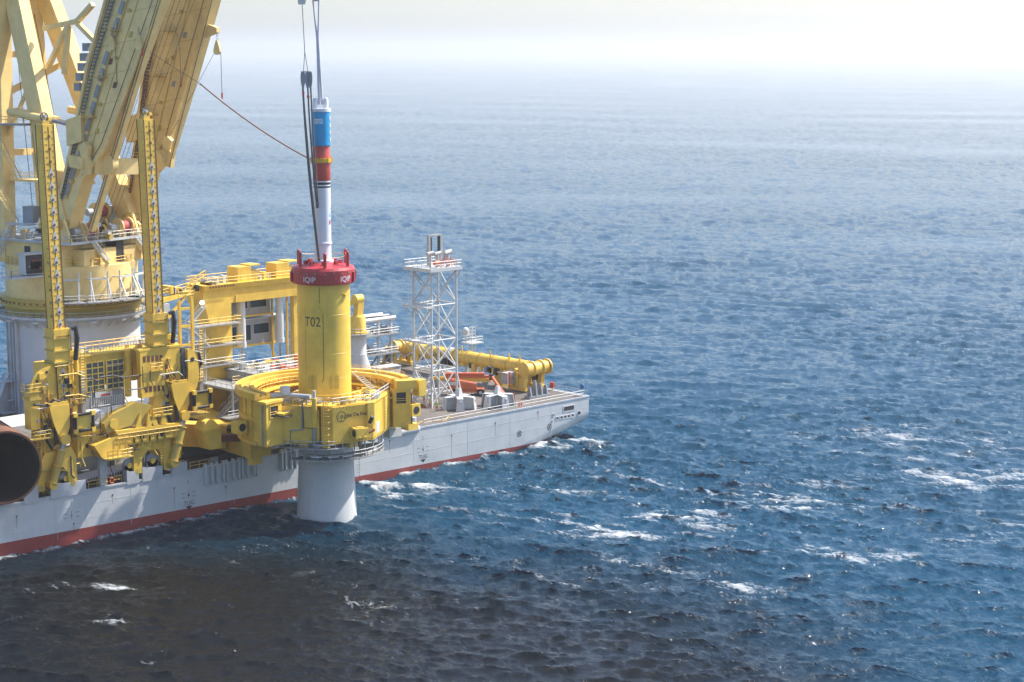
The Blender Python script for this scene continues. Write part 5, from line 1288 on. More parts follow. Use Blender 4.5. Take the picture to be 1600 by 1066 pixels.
# service risers up the left flank of the pedestal
LA = math.degrees(math.atan2(CAM.y - CC[1], CAM.x - CC[0]))
def pp(r, da, z): return (CC[0] + r * math.cos(R(LA + da)), CC[1] + r * math.sin(R(LA + da)), z)
for da, w in ((-66, 0.7), (-60, 0.3), (-55, 0.5), (-72, 0.4)):
    x, y, _ = pp(10.75, da, 0); MB().beam((x, y, DZ), (x, y, 26), w, 0.4, up=(math.cos(R(LA + da)), math.sin(R(LA + da)), 0)).build('cable_riser', 'light_grey', ped)
MB().ladder(pp(11.0, -69, DZ), pp(11.0, -69, 26), 0.7, side=(math.sin(R(LA - 69)), -math.cos(R(LA - 69)), 0), r=0.06).build('ladder', 'light_grey', ped)
for z in (11.5, 16.5):
    x, y, _ = pp(11.6, -64, z); MB().box(x - 1.6, x + 1.6, y - 1.2, y + 1.2, z - 0.1, z).rail([(x - 1.5, y - 1.1, z), (x + 1.5, y - 1.1, z), (x + 1.5, y + 1.1, z)], r=0.05).build('landing', 'light_grey', ped)
for da, z in ((-70, 19.0), (-62, 13.2)):
    x, y, _ = pp(11.3, da, z); MB().box(x - 0.5, x + 0.5, y - 0.2, y + 0.2, z, z + 0.25).build('lamp', 'white', ped)
x, y, _ = pp(10.7, -42, 16); MB().box(x - 0.5, x + 0.5, y - 0.4, y + 0.4, 15, 16.3).build('junction_box', 'mid_grey', ped)
# walkway round the slewing ring
wk = MB().ring(CC, 10.5, 12.3, 26.4, 26.7, 96).build('walkway', 'grating', crane)
MB().ring(CC, 12.2, 12.32, 26.702, 27.1, 96).build('kick_plate', 'light_grey', wk)
MB().rail([(CC[0] + 12.25 * math.cos(R(a)), CC[1] + 12.25 * math.sin(R(a)), 26.7) for a in range(0, 360, 6)], r=0.045, closed=True, step=1.3).build('railing', 'light_grey', wk)
for i in range(40):
    t = R(i * 9); MB().beam((CC[0] + 10.5 * math.cos(t), CC[1] + 10.5 * math.sin(t), 25.2), (CC[0] + 12.1 * math.cos(t), CC[1] + 12.1 * math.sin(t), 26.4), 0.14, 0.14).build('walkway_strut', 'light_grey', wk)
for da in (-52, -28, -8, 14, 38, 52):
    x, y, _ = pp(12.35, da, 0); MB().box(x - 0.45, x + 0.45, y - 0.25, y + 0.25, 26.2, 26.45).build('lamp', 'white', wk)
for da in (-44, 6):
    x, y, _ = pp(12.4, da, 0); MB().box(x - 0.9, x + 0.9, y - 0.08, y + 0.08, 26.8, 27.05).build('name_strip', 'white', wk)
MB().lathe(CC, [(10.6, 26.7), (10.7, 28.3), (11.4, 28.3), (11.4, 28.6), (11.15, 28.7), (11.15, 29.3), (11.4, 29.4), (11.4, 29.6), (10.4, 29.6)], 96).build('slewing_ring', 'olive_yellow', crane, smooth=True)
for i in range(60):
    t = R(i * 6); MB().tube((CC[0] + 11.1 * math.cos(t), CC[1] + 11.1 * math.sin(t), 29.0), (CC[0] + 11.35 * math.cos(t), CC[1] + 11.35 * math.sin(t), 29.0), 0.14, 6).build('ring_bolt', 'vent_brown', crane)
MB().lathe(CC, [(10.4, 29.6), (10.4, 34.8), (10.2, 34.9), (0.1, 34.9)], 96).build('slewing_drum', 'crane_yellow', crane, smooth=True)
MB().rail([(CC[0] + 10.2 * math.cos(R(a)), CC[1] + 10.2 * math.sin(R(a)), 34.9) for a in range(0, 360, 8)], r=0.05, closed=True).build('railing', 'yellow', crane)
# white bracket frames leaning on the drum
for da in (20, 44, 60, -2):
    t = R(LA + da); d = Vector((math.cos(t), math.sin(t), 0)); s = Vector((-d.y, d.x, 0)); c = Vector((*CC, 0))
    f = MB()
    for k in (-1.4, 1.4):
        f.beam(c + d * 11.9 + s * k + Vector((0, 0, 29.7)), c + d * 11.9 + s * k + Vector((0, 0, 33.2)), 0.22, 0.22)
        f.beam(c + d * 11.9 + s * k + Vector((0, 0, 33.0)), c + d * 13.4 + s * k + Vector((0, 0, 29.6)), 0.2, 0.2)
        f.beam(c + d * 10.4 + s * k + Vector((0, 0, 33.0)), c + d * 12.0 + s * k + Vector((0, 0, 33.0)), 0.2, 0.2)
        f.tube(c + d * 11.9 + s * k + Vector((0, 0, 33.2)), c + d * 11.9 + s * k + Vector((0, 0, 34.1)), 0.12, 8)
    f.beam(c + d * 11.9 - s * 1.4 + Vector((0, 0, 33.0)), c + d * 11.9 + s * 1.4 + Vector((0, 0, 33.0)), 0.25, 0.25)
    f.build('bracket_frame', 'white', crane)
    MB().hexa(*[[c + d * r_ + s * k + Vector((0, 0, z)) for r_, k in ((10.5, -2.6), (13.8, -2.6), (13.8, 2.6), (10.5, 2.6))] for z in (29.4, 29.6)]).build('service_platform', 'grating', crane)
    MB().rail([c + d * 13.7 - s * 2.5 + Vector((0, 0, 29.6)), c + d * 13.7 + s * 2.5 + Vector((0, 0, 29.6))], r=0.05).build('railing', 'white', crane)
# cooling unit hung on the drum
x0, y0 = cw(3.2, -11.6, 0).xy
hv = MB().box(x0 - 1.5, x0 + 1.5, y0 - 0.9, y0 + 0.9, 34.0, 37.1).build('cooling_unit', 'white', crane)
MB().box(x0 - 1.35, x0 + 1.45, y0 - 0.98, y0 - 0.9, 34.1, 36.95).build('radiator_face', 'dark', hv)
for k in range(8): MB().box(x0 - 1.2 + rnd.random() * 2.2, x0 - 0.9 + rnd.random() * 2.2 + 0.2, y0 - 1.05, y0 - 0.98, 34.3 + rnd.random() * 2, 34.5 + rnd.random() * 2.2).build('radiator_detail', rnd.choice(['mid_grey', 'light_grey', 'vent_brown']), hv)
MB().box(x0 - 1.8, x0 + 1.8, y0 - 1.2, y0 + 1.1, 37.1, 37.25).build('unit_roof', 'hull_grey', hv)
MB().box(x0 - 4.2, x0 + 1.8, y0 - 1.4, y0 + 1.6, 33.5, 33.75).build('unit_platform', 'light_grey', hv)
MB().rail([(x0 - 4.1, y0 + 1.4, 33.75), (x0 - 4.1, y0 - 1.3, 33.75), (x0 - 1.6, y0 - 1.3, 33.75)], r=0.05).build('railing', 'light_grey', hv)
# machinery house and upper deck
hs = cbox(-8.2, 6.6, -8.6, 8.4, 34.9, 38.6).build('machinery_house', 'crane_yellow', crane)
for b in (-8.65,):
    o = MB().hexa([cw(-1.2, b, 36.2), cw(0.0, b, 36.2), cw(0.0, b - 0.08, 36.2), cw(-1.2, b - 0.08, 36.2)], [cw(-1.2, b, 37.8), cw(0.0, b, 37.8), cw(0.0, b - 0.08, 37.8), cw(-1.2, b - 0.08, 37.8)]).build('window_pane', 'glass', hs)
    MB().hexa([cw(-6.8, b, 35.0), cw(-5.6, b, 35.0), cw(-5.6, b - 0.07, 35.0), cw(-6.8, b - 0.07, 35.0)], [cw(-6.8, b, 37.2), cw(-5.6, b, 37.2), cw(-5.6, b - 0.07, 37.2), cw(-6.8, b - 0.07, 37.2)]).build('door', 'crane_yellow', hs)
cbox(6.6, 9.0, -6.0, 7.0, 34.9, 37.4).build('winch_base', 'crane_yellow', hs)
cbox(6.7, 9.05, 1.0, 2.6, 35.0, 38.2).build('cable_chute', 'dark', hs)
for b in (-3.5, 5.5): MB().beam(cw(8.6, b, 38.2), cw(10.0, b + 1.6, 34.9), 0.8, 0.6).build('rib', 'crane_yellow', hs)
dk = cbox(-9.5, 9.6, -9.2, 9.2, 38.62, 38.85).build('upper_deck', 'grating', crane)
MB().rail([cw(-9.4, -9.1, 38.85), cw(9.5, -9.1, 38.85), cw(9.5, 9.1, 38.85), cw(-9.4, 9.1, 38.85)], r=0.055, closed=True, step=1.3).build('railing', 'white', dk)
cbox(-9.6, 9.7, -9.3, -9.2, 38.5, 38.9).build('deck_edge', 'light_grey', dk); cbox(9.6, 9.7, -9.2, 9.2, 38.5, 38.9).build('deck_edge', 'light_grey', dk)
MB().stair(cw(10.6, -2.4, 35.6), cw(10.4, -5.2, 38.8), 0.9, side=E1, n=10).build('stair', 'white', crane)
MB().stair(cw(10.8, 6.8, 36.0), cw(10.6, 4.2, 38.8), 0.9, side=E1, n=10).build('stair', 'white', crane)
MB().stair(cw(-7.5, -10.0, 34.0), cw(-2.2, -10.0, 41.4), 1.0, side=E2, n=16).build('stair', 'light_grey', crane)
cbox(-3.5, 1.5, -10.5, -8.6, 41.2, 41.4).build('landing', 'light_grey', crane)
cbox(-1.6, 0.6, -8.4, -6.6, 41.4, 44.0).build('control_cabinet', 'mid_grey', crane)
# winches
def winch(a, b, z, L=2.0, r_=0.95, col='drum_red'):
    w = MB().tube(cw(a, b - L / 2, z), cw(a, b + L / 2, z), r_, 22).build('winch_drum', col, crane, smooth=True)
    for s in (-1, 1):
        MB().tube(cw(a, b + s * L / 2, z), cw(a, b + s * (L / 2 + 0.22), z), r_ * 1.5, 22).build('drum_flange', 'crane_yellow', w, smooth=True)
        cbox(a - 0.9, a + 0.9, b + s * (L / 2 + 0.35) - 0.15, b + s * (L / 2 + 0.35) + 0.15, z - 1.5, z + 0.3).build('drum_stand', 'crane_yellow', w)
    MB().tube(cw(a, b - L / 2 - 1.9, z), cw(a, b - L / 2 - 0.6, z), 0.55, 12).build('winch_motor', 'light_grey', w)
winch(8.0, -4.2, 40.3); winch(8.2, 3.4, 40.4); winch(4.5, -5.6, 42.6, 2.3); winch(3.2, 3.4, 42.6, 1.8)
for a, b, s in ((5.5, -1.2, 2.6), (6.5, 0.4, 2.2), (7.0, -0.6, 1.6), (2.0, -2.4, 2.0), (7.4, 6.6, 1.6), (5.2, 1.8, 1.8)):
    g_ = MB().prism([cw(a, b, 38.85), cw(a + 1.3, b, 38.85), cw(a + 1.3, b, 38.85 + s), cw(a + 0.7, b, 38.85 + s * 1.35), cw(a, b, 38.85 + s)], E2 * 0.5)
    g_.build('sheave_bracket', 'olive_yellow', crane)
    MB().tube(cw(a + 0.65, b - 0.1, 38.85 + s * 0.8), cw(a + 0.65, b + 0.6, 38.85 + s * 0.8), 0.6, 16).build('sheave', 'vent_brown', crane)
for i in range(46):
    a = -8 + rnd.random() * 17; b = -8.4 + rnd.random() * 16.8; s = 0.25 + rnd.random() * 0.6
    cbox(a, a + s * 1.6, b, b + s, 38.86, 38.86 + s * (0.8 + rnd.random() * 1.6)).build('deck_unit', rnd.choice(['crane_yellow', 'light_grey', 'olive_yellow', 'white', 'dark', 'mid_grey']), crane)
cbox(1.0, 3.2, 5.0, 7.4, 40.5, 43.2).build('control_cabinet', 'light_grey', crane)
# boom feet
for b in (-7.4, 7.4):
    for s in (-1.6, 1.6):
        MB().prism([cw(4.6, b + s, 38.85), cw(9.4, b + s, 38.85), cw(8.0, b + s, 42.4), cw(6.4, b + s, 42.6)], E2 * 0.4).build('foot_lug', 'crane_yellow', crane)
    MB().tube(cw(7.0, b - 2.1, 41.6), cw(7.0, b + 2.4, 41.6), 0.8, 16).build('foot_pin', 'olive_yellow', crane)
# boom legs: deep box girders that lean out over the side and meet at the tip
prof = [(6.2, 40.9), (5.8, 43.6), (6.1, 46.3), (8.6, 54.4), (11.6, 66.0), (15.3, 75.8), (36.0, 120.0), (48.0, 147.0), (52.0, 149.0), (53.0, 146.0), (47.0, 125.0), (26.2, 75.5), (20.6, 64.1), (14.9, 53.0), (10.6, 48.6), (8.6, 43.4), (7.8, 40.9)]
def bz(z, s): return s * (7.75 - 7.0 * (z - 41) / 108.0)
def boom_leg(s, t=2.6):
    o = MB().add([cw(a, bz(z, s), z) for a, z in prof] + [cw(a, bz(z, s) + t * (1 - 0.5 * (z - 41) / 108), z) for a, z in prof],
        [tuple(range(len(prof))), tuple(range(len(prof), 2 * len(prof)))] + [(i, (i + 1) % len(prof), len(prof) + (i + 1) % len(prof), len(prof) + i) for i in range(len(prof))])
    leg = o.build('boom_leg', 'crane_yellow', crane)
    # raised edge flanges and welded stiffeners on the outer face
    up = [(6.1, 46.3), (8.6, 54.4), (11.6, 66.0), (15.3, 75.8), (24, 94)]; dn = [(10.6, 48.6), (14.9, 53.0), (20.6, 64.1), (26.2, 75.5), (33, 90)]
    for L, w in ((up, 0.5), (dn, 0.45)):
        for (a0, z0), (a1, z1) in zip(L[:-1], L[1:]):
            MB().beam(cw(a0, bz(z0, s) - 0.15, z0), cw(a1, bz(z1, s) - 0.15, z1), 0.4, w, up=E1).build('edge_flange', 'crane_yellow', leg)
    return leg
lg = boom_leg(-1); rg = boom_leg(1)
def on_leg(s, z, u, off=0.0):
    """A point on the near face of a boom leg: u = 0 at its back edge, 1 at its belly edge."""
    bk = [(43.6, 5.8), (46.3, 6.1), (54.4, 8.6), (66.0, 11.6), (75.8, 15.3), (120, 36)]; be = [(43.4, 8.6), (48.6, 10.6), (53.0, 14.9), (64.1, 20.6), (75.5, 26.2), (125, 47)]
    f = lambda L: float(np.interp(z, [q[0] for q in L], [q[1] for q in L]))
    a = f(bk) * (1 - u) + f(be) * u
    return cw(a, bz(z, s) - off, z)
tray = []
for s, leg, u0 in ((-1, lg, 0.16), (1, rg, 0.12)):
    # caged ladder with close rungs, and a row of grey tray covers beside it
    z = 45.5
    ld = MB()
    for zz_ in np.arange(45.5, 96, 0.55):
        ld.beam(on_leg(s, zz_, u0 - 0.07, 0.30), on_leg(s, zz_, u0 + 0.0, 0.30), 0.16, 0.22)
    for u in (u0 - 0.08, u0 + 0.01):
        pts = [on_leg(s, zz_, u, 0.3) for zz_ in np.arange(45.5, 96.1, 5.05)]
        ld.path(pts, 0.09, 4)
    ld.build('caged_ladder', 'hose_grey' if s < 0 else 'vent_brown', leg)
    if s < 0:
        for zz_ in np.arange(46, 94, 2.5):
            o = MB().beam(on_leg(s, zz_, u0 + 0.17, 0.1), on_leg(s, zz_ + 1.9, u0 + 0.17, 0.1), 0.12, 0.75, up=E1); o.build('tray_cover', 'mid_grey', leg)
        MB().path([on_leg(s, z_, u0 + 0.25, 0.15) for z_ in np.arange(45.5, 96, 5)], 0.10, 4).build('cable', 'olive_yellow', leg)
    for u, m_ in ((0.86, 'vent_brown'), (0.6, 'olive_yellow')):
        MB().path([on_leg(s, z_, u, 0.06) for z_ in np.arange(49, 96, 5)], 0.05, 4).build('cable', m_, leg)
    for z_ in (51, 58, 64, 71, 78):
        c = on_leg(s, z_, 0.35, 0.0)
        pl = MB().hexa([c + E1 * -1 - E2 * 1.3, c + E1 * 1.2 - E2 * 1.3, c + E1 * 1.2, c + E1 * -1], [q + Vector((0, 0, 0.12)) for q in (c + E1 * -1 - E2 * 1.3, c + E1 * 1.2 - E2 * 1.3, c + E1 * 1.2, c + E1 * -1)]).build('landing', 'olive_yellow', leg)
        MB().rail([c + E1 * -1 - E2 * 1.25, c + E1 * 1.2 - E2 * 1.25], r=0.05).build('railing', 'crane_yellow', pl)
    for z_, u in ((48.2, .5), (53, .45), (60, .5), (67, .55), (74, .5)):
        MB().tube(on_leg(s, z_, u, 0.25), on_leg(s, z_, u, 0.0), 0.3, 10).build('pad_eye', 'olive_yellow', leg)
for s, leg in ((-1, lg), (1, rg)):      # plate joints and hatches on the girders
    for z_ in np.arange(50, 95, 4.6):
        MB().beam(on_leg(s, z_, 0.02, 0.0), on_leg(s, z_ + 1.6, 0.98, 0.0), 0.07, 0.05, up=E2).build('plate_joint', 'olive_yellow', leg)
    for z_, u in ((55.5, 0.62), (62.5, 0.7), (70, 0.68), (76.5, 0.72), (66, 0.45)):
        c = on_leg(s, z_, u, 0.0)
        MB().hexa([c - E1 * 0.35 - E2 * 0.06, c + E1 * 0.35 - E2 * 0.06, c + E1 * 0.35, c - E1 * 0.35], [q + Vector((0, 0, 0.9)) + E1 * 0.35 for q in (c - E1 * 0.35 - E2 * 0.06, c + E1 * 0.35 - E2 * 0.06, c + E1 * 0.35, c - E1 * 0.35)]).build('hatch', rnd.choice(['olive_yellow', 'vent_brown', 'mid_grey']), leg)
# straight rope guide running beside the left leg
rgd = MB().beam(cw(10.2, -5.2, 40.5), cw(31.5, -5.8, 86.0), 0.9, 0.7, up=E1).build('rope_guide', 'crane_yellow', crane)
for k in (-0.25, 0.25): MB().tube(cw(10.2 + k, -5.7, 40.8), cw(31.5 + k, -6.3, 86), 0.06, 4).build('guide_rope', 'vent_brown', rgd)
rg2 = MB().beam(cw(16.2, 6.0, 50.0), cw(33.0, 4.2, 90.0), 0.6, 0.6, up=E1).build('rope_guide', 'crane_yellow', crane)
MB().tube(cw(16.5, 5.6, 50), cw(33.4, 3.8, 90), 0.07, 4).build('guide_rope', 'vent_brown', rg2)
# big lifting lug and boom stop
for a, b, z, r_ in ((12.0, -8.2, 52.0, 1.0), (16.0, 5.6, 52.5, 1.0)):
    MB().prism([cw(a - 0.9, b, z - 2.3), cw(a + 0.8, b, z - 2.6), cw(a + 1.1, b, z - 1), cw(a + 0.7, b, z + 0.2), cw(a + 1.1, b, z + 1.6), cw(a, b, z + 2.4), cw(a - 1.0, b, z + 1.6), cw(a - 0.6, b, z)], E2 * 0.8).build('lifting_lug', 'crane_yellow', crane)
    MB().beam(cw(a - 2.8, b + 0.4, z - 0.6), cw(a, b + 0.4, z - 0.9), 1.6, 1.8).build('lug_arm', 'crane_yellow', crane)
MB().beam(cw(12.4, -7.0, 50.6), cw(14.8, 3.0, 50.2), 2.2, 2.4).build('cross_tie', 'crane_yellow', crane)
for b in (-6.0, 4.6): MB().tube(cw(14.2, b, 51.0), cw(14.2, b + 1.2, 51.0), 1.7, 20).build('tie_boss', 'crane_yellow', crane, smooth=True)
# mast (A-frame) behind the boom: front legs, rear legs, head
AP = 80.0
def mast_leg(p, q, w, h, name='mast_leg'):
    return MB().beam(p, q, w, h, up=E1).build(name, 'crane_yellow', crane)
m1 = mast_leg(cw(6.0, -7.0, 41.5), cw(-8.0, -2.9, AP), 2.3, 3.0)
m2 = mast_leg(cw(6.0, 7.2, 41.5), cw(-8.0, 2.9, AP), 2.3, 3.2)
MB().hexa(*[[cw(-10.2, -4.6, z), cw(-6.0, -4.6, z), cw(-6.0, 4.6, z), cw(-10.2, 4.6, z)] for z in (AP - 3.4, AP + 6)]).build('mast_head', 'crane_yellow', crane)
for k in range(6): cbox(-5.98, -5.0, -4.2 + k * 1.6, -3.6 + k * 1.6, AP - 3.2, AP + 5).build('head_rib', 'crane_yellow', crane)
r1 = mast_leg(cw(-8.0, -6.4, 38.8), cw(-9.0, -4.6, AP), 2.4, 2.4)
r2 = mast_leg(cw(-8.0, 3.0, 38.8), cw(-9.0, 1.6, AP), 2.4, 2.4)
for z in (52.0, 67.5):
    t = (z - 40) / 40
    MB().beam(cw(-8.3, -6.2 + t, z), cw(-8.3, 2.8 - t, z), 0.9, 1.0).build('mast_tie', 'crane_yellow', crane)
MB().beam(cw(-8.5, -5.4, 61), cw(3.0 - 9.0, 5.2, 66), 0.9, 0.9).build('mast_tie', 'crane_yellow', crane)
MB().beam(cw(-8.4, -5.6, 53), cw(-2.5, -5.0, 63), 0.5, 0.5).build('mast_brace', 'crane_yellow', crane)
MB().hexa(*[[cw(-9.0, -8.2, z), cw(-1.0, -8.2, z), cw(-1.0, -5.0, z), cw(-9.0, -5.0, z)] for z in (56.5, 56.8)]).build('mast_platform', 'grating', crane)
MB().rail([cw(-9, -8.1, 56.8), cw(-1, -8.1, 56.8), cw(-1, -5.1, 56.8)], r=0.055).build('railing', 'crane_yellow', crane)
MB().hexa(*[[cw(-7, -6, z), cw(9, -6, z), cw(9, -3, z), cw(-7, -3, z)] for z in (47.6, 48.0)]).build('mast_platform', 'crane_yellow', crane)
MB().rail([cw(-7, -5.9, 48), cw(9, -5.9, 48)], r=0.055).build('railing', 'crane_yellow', crane)
for (a0, z0, a1, z1) in ((-7.5, 56.8, -1.5, 48.2), (-8.2, 48.0, -2.6, 41.6), (-9.5, 78, -8.6, 57)):
    MB().stair(cw(a0, -8.8, z0), cw(a1, -8.8, z1), 0.9, side=E2, n=16).build('stair', 'crane_yellow', crane)
# telescopic boom stops: tubes with steel rods between mast and legs
for b in (-7.2, -6.0, 5.6, 6.8):
    t_ = MB().tube(cw(-5.0, b, 58.6), cw(4.6, b, 57.4), 0.62, 14).build('boom_stop', 'crane_yellow', crane, smooth=True)
    MB().tube(cw(4.6, b, 57.4), cw(9.6, b, 56.6), 0.3, 10).build('stop_rod', 'steel', t_)
for b in (-6.6, 6.2): MB().hexa(*[[cw(a, b + k, z + (0.8 if a > 9 else 0)) for a, k in ((7.8, -1), (11.0, -1), (11.0, 1.4), (7.8, 1.4))] for z in (53.6, 57.6)]).build('stop_seat', 'crane_yellow', crane)
# truss links from mast to boom
for p, q in (((-1.5, -2.5, 71.5), (9.0, -5.6, 72.5)), ((-1.0, -2.5, 65.5), (7.0, -5.6, 71.8)), ((7.0, -5.6, 71.8), (5.6, -5.4, 64.5)), ((9.0, -5.6, 72.5), (12.8, -6.0, 75.0)), ((9.0, -5.6, 72.2), (13.0, -6.0, 69.5))):
    MB().beam(cw(*p), cw(*q), 0.7, 0.7).build('link_beam', 'crane_yellow', crane)
for k in range(5):
    c = on_leg(-1, 62 + k * 1.5, -0.10, 0.1)
    MB().beam(c, c + Vector((0, 0, 1.2)), 0.8, 1.2, up=E1).build('cable_box', 'mid_grey', crane)
# wires from the winches up through the boom
rp = [(-1.4, 40.5), (-0.9, 40.6), (-0.3, 40.8), (0.6, 41), (1.8, 42)]
for i, (b, z0) in enumerate(rp):
    MB().tube(cw(7.0 + i * 0.25, b, z0), cw(30 + i * 0.5, b * 1.2 + 0.6, 88), 0.045, 4).build('hoist_rope', 'wire' if i % 2 else 'wire_red', crane)
for b in (-3.0, -2.0, 0.0, 1.5):
    MB().tube(cw(-2 + b, b, 41), cw(-9, b * 0.8, AP), 0.06, 4).build('luffing_rope', 'wire', crane)
# guide sheave blocks hung on chains from the boom
def chain_block(p, drop, nm='guide_block'):
    p = Vector(p)
    o = thing_part = MB()
    for i in range(3):
        z = p.z - i * 0.42
        o.path([(p.x + 0.14 * math.cos(t), p.y + (0.14 * math.sin(t) if i % 2 else 0), z - 0.24 + 0.24 * math.sin(t)) for t in np.linspace(0, 2 * math.pi, 9)], 0.045, 4)
    o.build('chain', 'steel', crane)
    c = p + Vector((0, 0, -1.5))
    b = MB().prism([c + RT * x + Vector((0, 0, z)) for x, z in ((-0.1, 0.3), (0.15, 0.3), (0.45, -0.9), (0.5, -1.4), (0.28, -1.85), (-0.25, -1.85), (-0.5, -1.4), (-0.42, -0.9))], -E2 * 0.3).build(nm, 'crane_yellow', crane)
    MB().tube(c + RT * 0.45 + Vector((0, 0, -1.4)), c + RT * 0.5 + Vector((0, 0, -1.4 - drop)), 0.045, 5).build('block_rope', 'wire', b)
    MB().tube(c + RT * 0.5 + Vector((0, 0, -1.4 - drop)), c + RT * 0.5 + Vector((0, 0, -2.3 - drop)), 0.14, 8).build('rope_end', 'hammer_red', b)
    return c
chain_block(on_leg(-1, 71.5, 0.33, 0.8), 8.2)
chain_block(on_leg(-1, 71.5, 0.86, 0.9), 0.4)
chain_block(on_leg(1, 71.5, 0.55, 0.9), 5.2)
MB().prism([cw(23.6, 5.2, 72.2), cw(26.2, 5.2, 71.9), cw(27.4, 5.2, 71.5), cw(27.4, 5.2, 70.8), cw(24.0, 5.2, 69.8)], E2 * 0.8).build('jib_arm', 'crane_yellow', crane)
tipc = chain_block(cw(27.2, 5.6, 70.8), 6.2)
MB().tube(tipc + Vector((0, 0, -1.4)) - RT * 0.45, cw(16.4, 5.8, 54.5), 0.04, 4).build('whip_line', 'wire_red', crane)

# brown tag line from the boom to the hammer collar
col = Vector((PC[0], PC[1], 52.5)) - RT * 1.5
s0 = cw(21.3, 5.0, 64.4).lerp(col, 0.12); s00 = on_leg(-1, 69.0, 0.95, 0.8)
tagl = thing('tag_line', 'brown tag line sloping from the boom to the yellow hammer collar', 'rope', col)
pts = [s0.lerp(col, i / 18) - Vector((0, 0, 0.7 * (1 - (i / 9 - 1) ** 2))) for i in range(19)]
MB().path(pts, 0.10, 6).build('rope', 'brown_rope', tagl)
MB().tube(s0, s00, 0.045, 5).build('leader_wire', 'wire', tagl)
MB().sphere(tuple(s0), 0.22, 8, 6).build('swivel', 'steel', tagl)

# ================================================================== THINGS ON THE AFT DECK
# lattice tower
tw_ = thing('lattice_tower', 'white steel lattice tower with a winch platform on top', 'tower', (46, 14.8, DZ))
x0, x1, y0, y1 = 43.1, 48.9, 12.3, 17.0
lev = [DZ, 13.2, 18.5, 24.6, 30.5]
for x in (x0, x1):
    for y in (y0, y1): MB().tube((x, y, DZ), (x, y, 30.6), 0.2, 10).build('leg', 'white', tw_, smooth=True)
def face(a, b):
    for z0, z1 in zip(lev[:-1], lev[1:]):
        MB().tube((*a, z0 + .2), (*b, z1), 0.12, 8).build('diagonal_brace', 'white', tw_); MB().tube((*b, z0 + .2), (*a, z1), 0.12, 8).build('diagonal_brace', 'white', tw_)
        MB().tube((*a, z1), (*b, z1), 0.14, 8).build('horizontal_brace', 'white', tw_)
face((x0, y0), (x1, y0)); face((x0, y1), (x1, y1)); face((x0, y0), (x0, y1)); face((x1, y0), (x1, y1))
for x, y, dx, dy in ((x0, y0, -1.6, 0), (x0, y0, 0, -1.6), (x1, y0, 0, -1.8), (x0, y1, -2.2, 0.3)):
    MB().tube((x + dx, y + dy, DZ), (x, y, 12.5), 0.13, 8).build('raking_strut', 'white', tw_)
tp = MB().box(41.9, 49.3, 11.1, 18.2, 30.6, 31.2).build('top_platform', 'white', tw_)
MB().rail([(42.0, 11.2, 31.2), (49.2, 11.2, 31.2), (49.2, 18.1, 31.2), (42.0, 18.1, 31.2)], r=0.05, closed=True, step=1.2).build('railing', 'white', tp)
for x, y in ((42.2, 11.4), (49.1, 11.4), (42.2, 17.9)): MB().beam((x, y, 30.6), (min(max(x, x0), x1), min(max(y, y0), y1), 28.9), 0.16, 0.16).build('platform_strut', 'white', tp)
for z in (24.6, 18.5):
    p = MB().box(41.3, 43.0, 11.6, 18.0, z - 0.3, z).build('landing', 'white', tw_)
    MB().rail([(43.0, 11.7, z), (41.4, 11.7, z), (41.4, 17.9, z)], r=0.045).build('railing', 'white', p)
    MB().beam((41.4, 17.6, z - 0.3), (43.1, 17.0, z - 2.0), 0.15, 0.15).build('landing_strut', 'white', p)
cl = MB(); cl.ladder((42.6, 16.2, DZ), (42.6, 16.2, 31), 0.5, side=(0, 1, 0), r=0.04)
for z in np.arange(9, 31, 0.8): cl.path([(42.6 + 0.4 * math.cos(R(a)), 16.2 + 0.4 * math.sin(R(a)), z) for a in range(90, 271, 45)], 0.025, 4)
cl.build('caged_ladder', 'light_grey', tw_)
gp = MB()
for y in (13.4, 15.4):
    pass
fr = MB().box(44.9, 45.4, 14.9, 15.4, 31.2, 36.3).box(47.6, 48.1, 14.9, 15.4, 31.2, 36.3).box(44.9, 48.1, 14.95, 15.35, 36.32, 36.6)
fr.build('winch_frame', 'container_grey', tw_)
for gx in (45.42, 47.4): MB().box(gx, gx + 0.18, 14.85, 15.45, 33, 36.2).build('frame_guide', 'dark', tw_)
for x, y in ((45.2, 13.0), (47.2, 12.6), (48.8, 14.2), (44.4, 14.0)):
    w = MB().cyl((x, y), 0.28, 31.2, 33.4, 10).build('roller_post', 'light_grey', tw_)
    MB().tube((x - 0.7, y, 33.4), (x + 0.7, y, 33.6), 0.35, 10).build('roller', 'container_grey', w)
for i in range(9):
    a = rnd.random() * 6; x = 44.5 + rnd.random() * 3.5; y = 11.6 + rnd.random() * 2
    MB().path([(x, y, 31.5), (x + 0.6, y + 0.2, 32.2 + rnd.random()), (x + 1.3, y, 31.6 + rnd.random() * 0.5), (x + 1.8, y + 0.4, 31.3)], 0.07, 5).build('hose', 'orange', tw_)
MB().tube((43.6, 12.0, 32.0), (44.6, 12.0, 32.0), 0.5, 14).build('hose_reel', 'orange', tw_)
# white struts tangle at the tower foot
for p, q in (((40.2, 14.6, DZ + .1), (42.6, 13.4, 11.8)), ((41.0, 17.5, DZ), (43.1, 15.0, 11.5)), ((41.4, 10.4, DZ), (43.1, 12.3, 10.6))):
    MB().tube(p, q, 0.14, 8).build('raking_strut', 'light_grey', tw_)

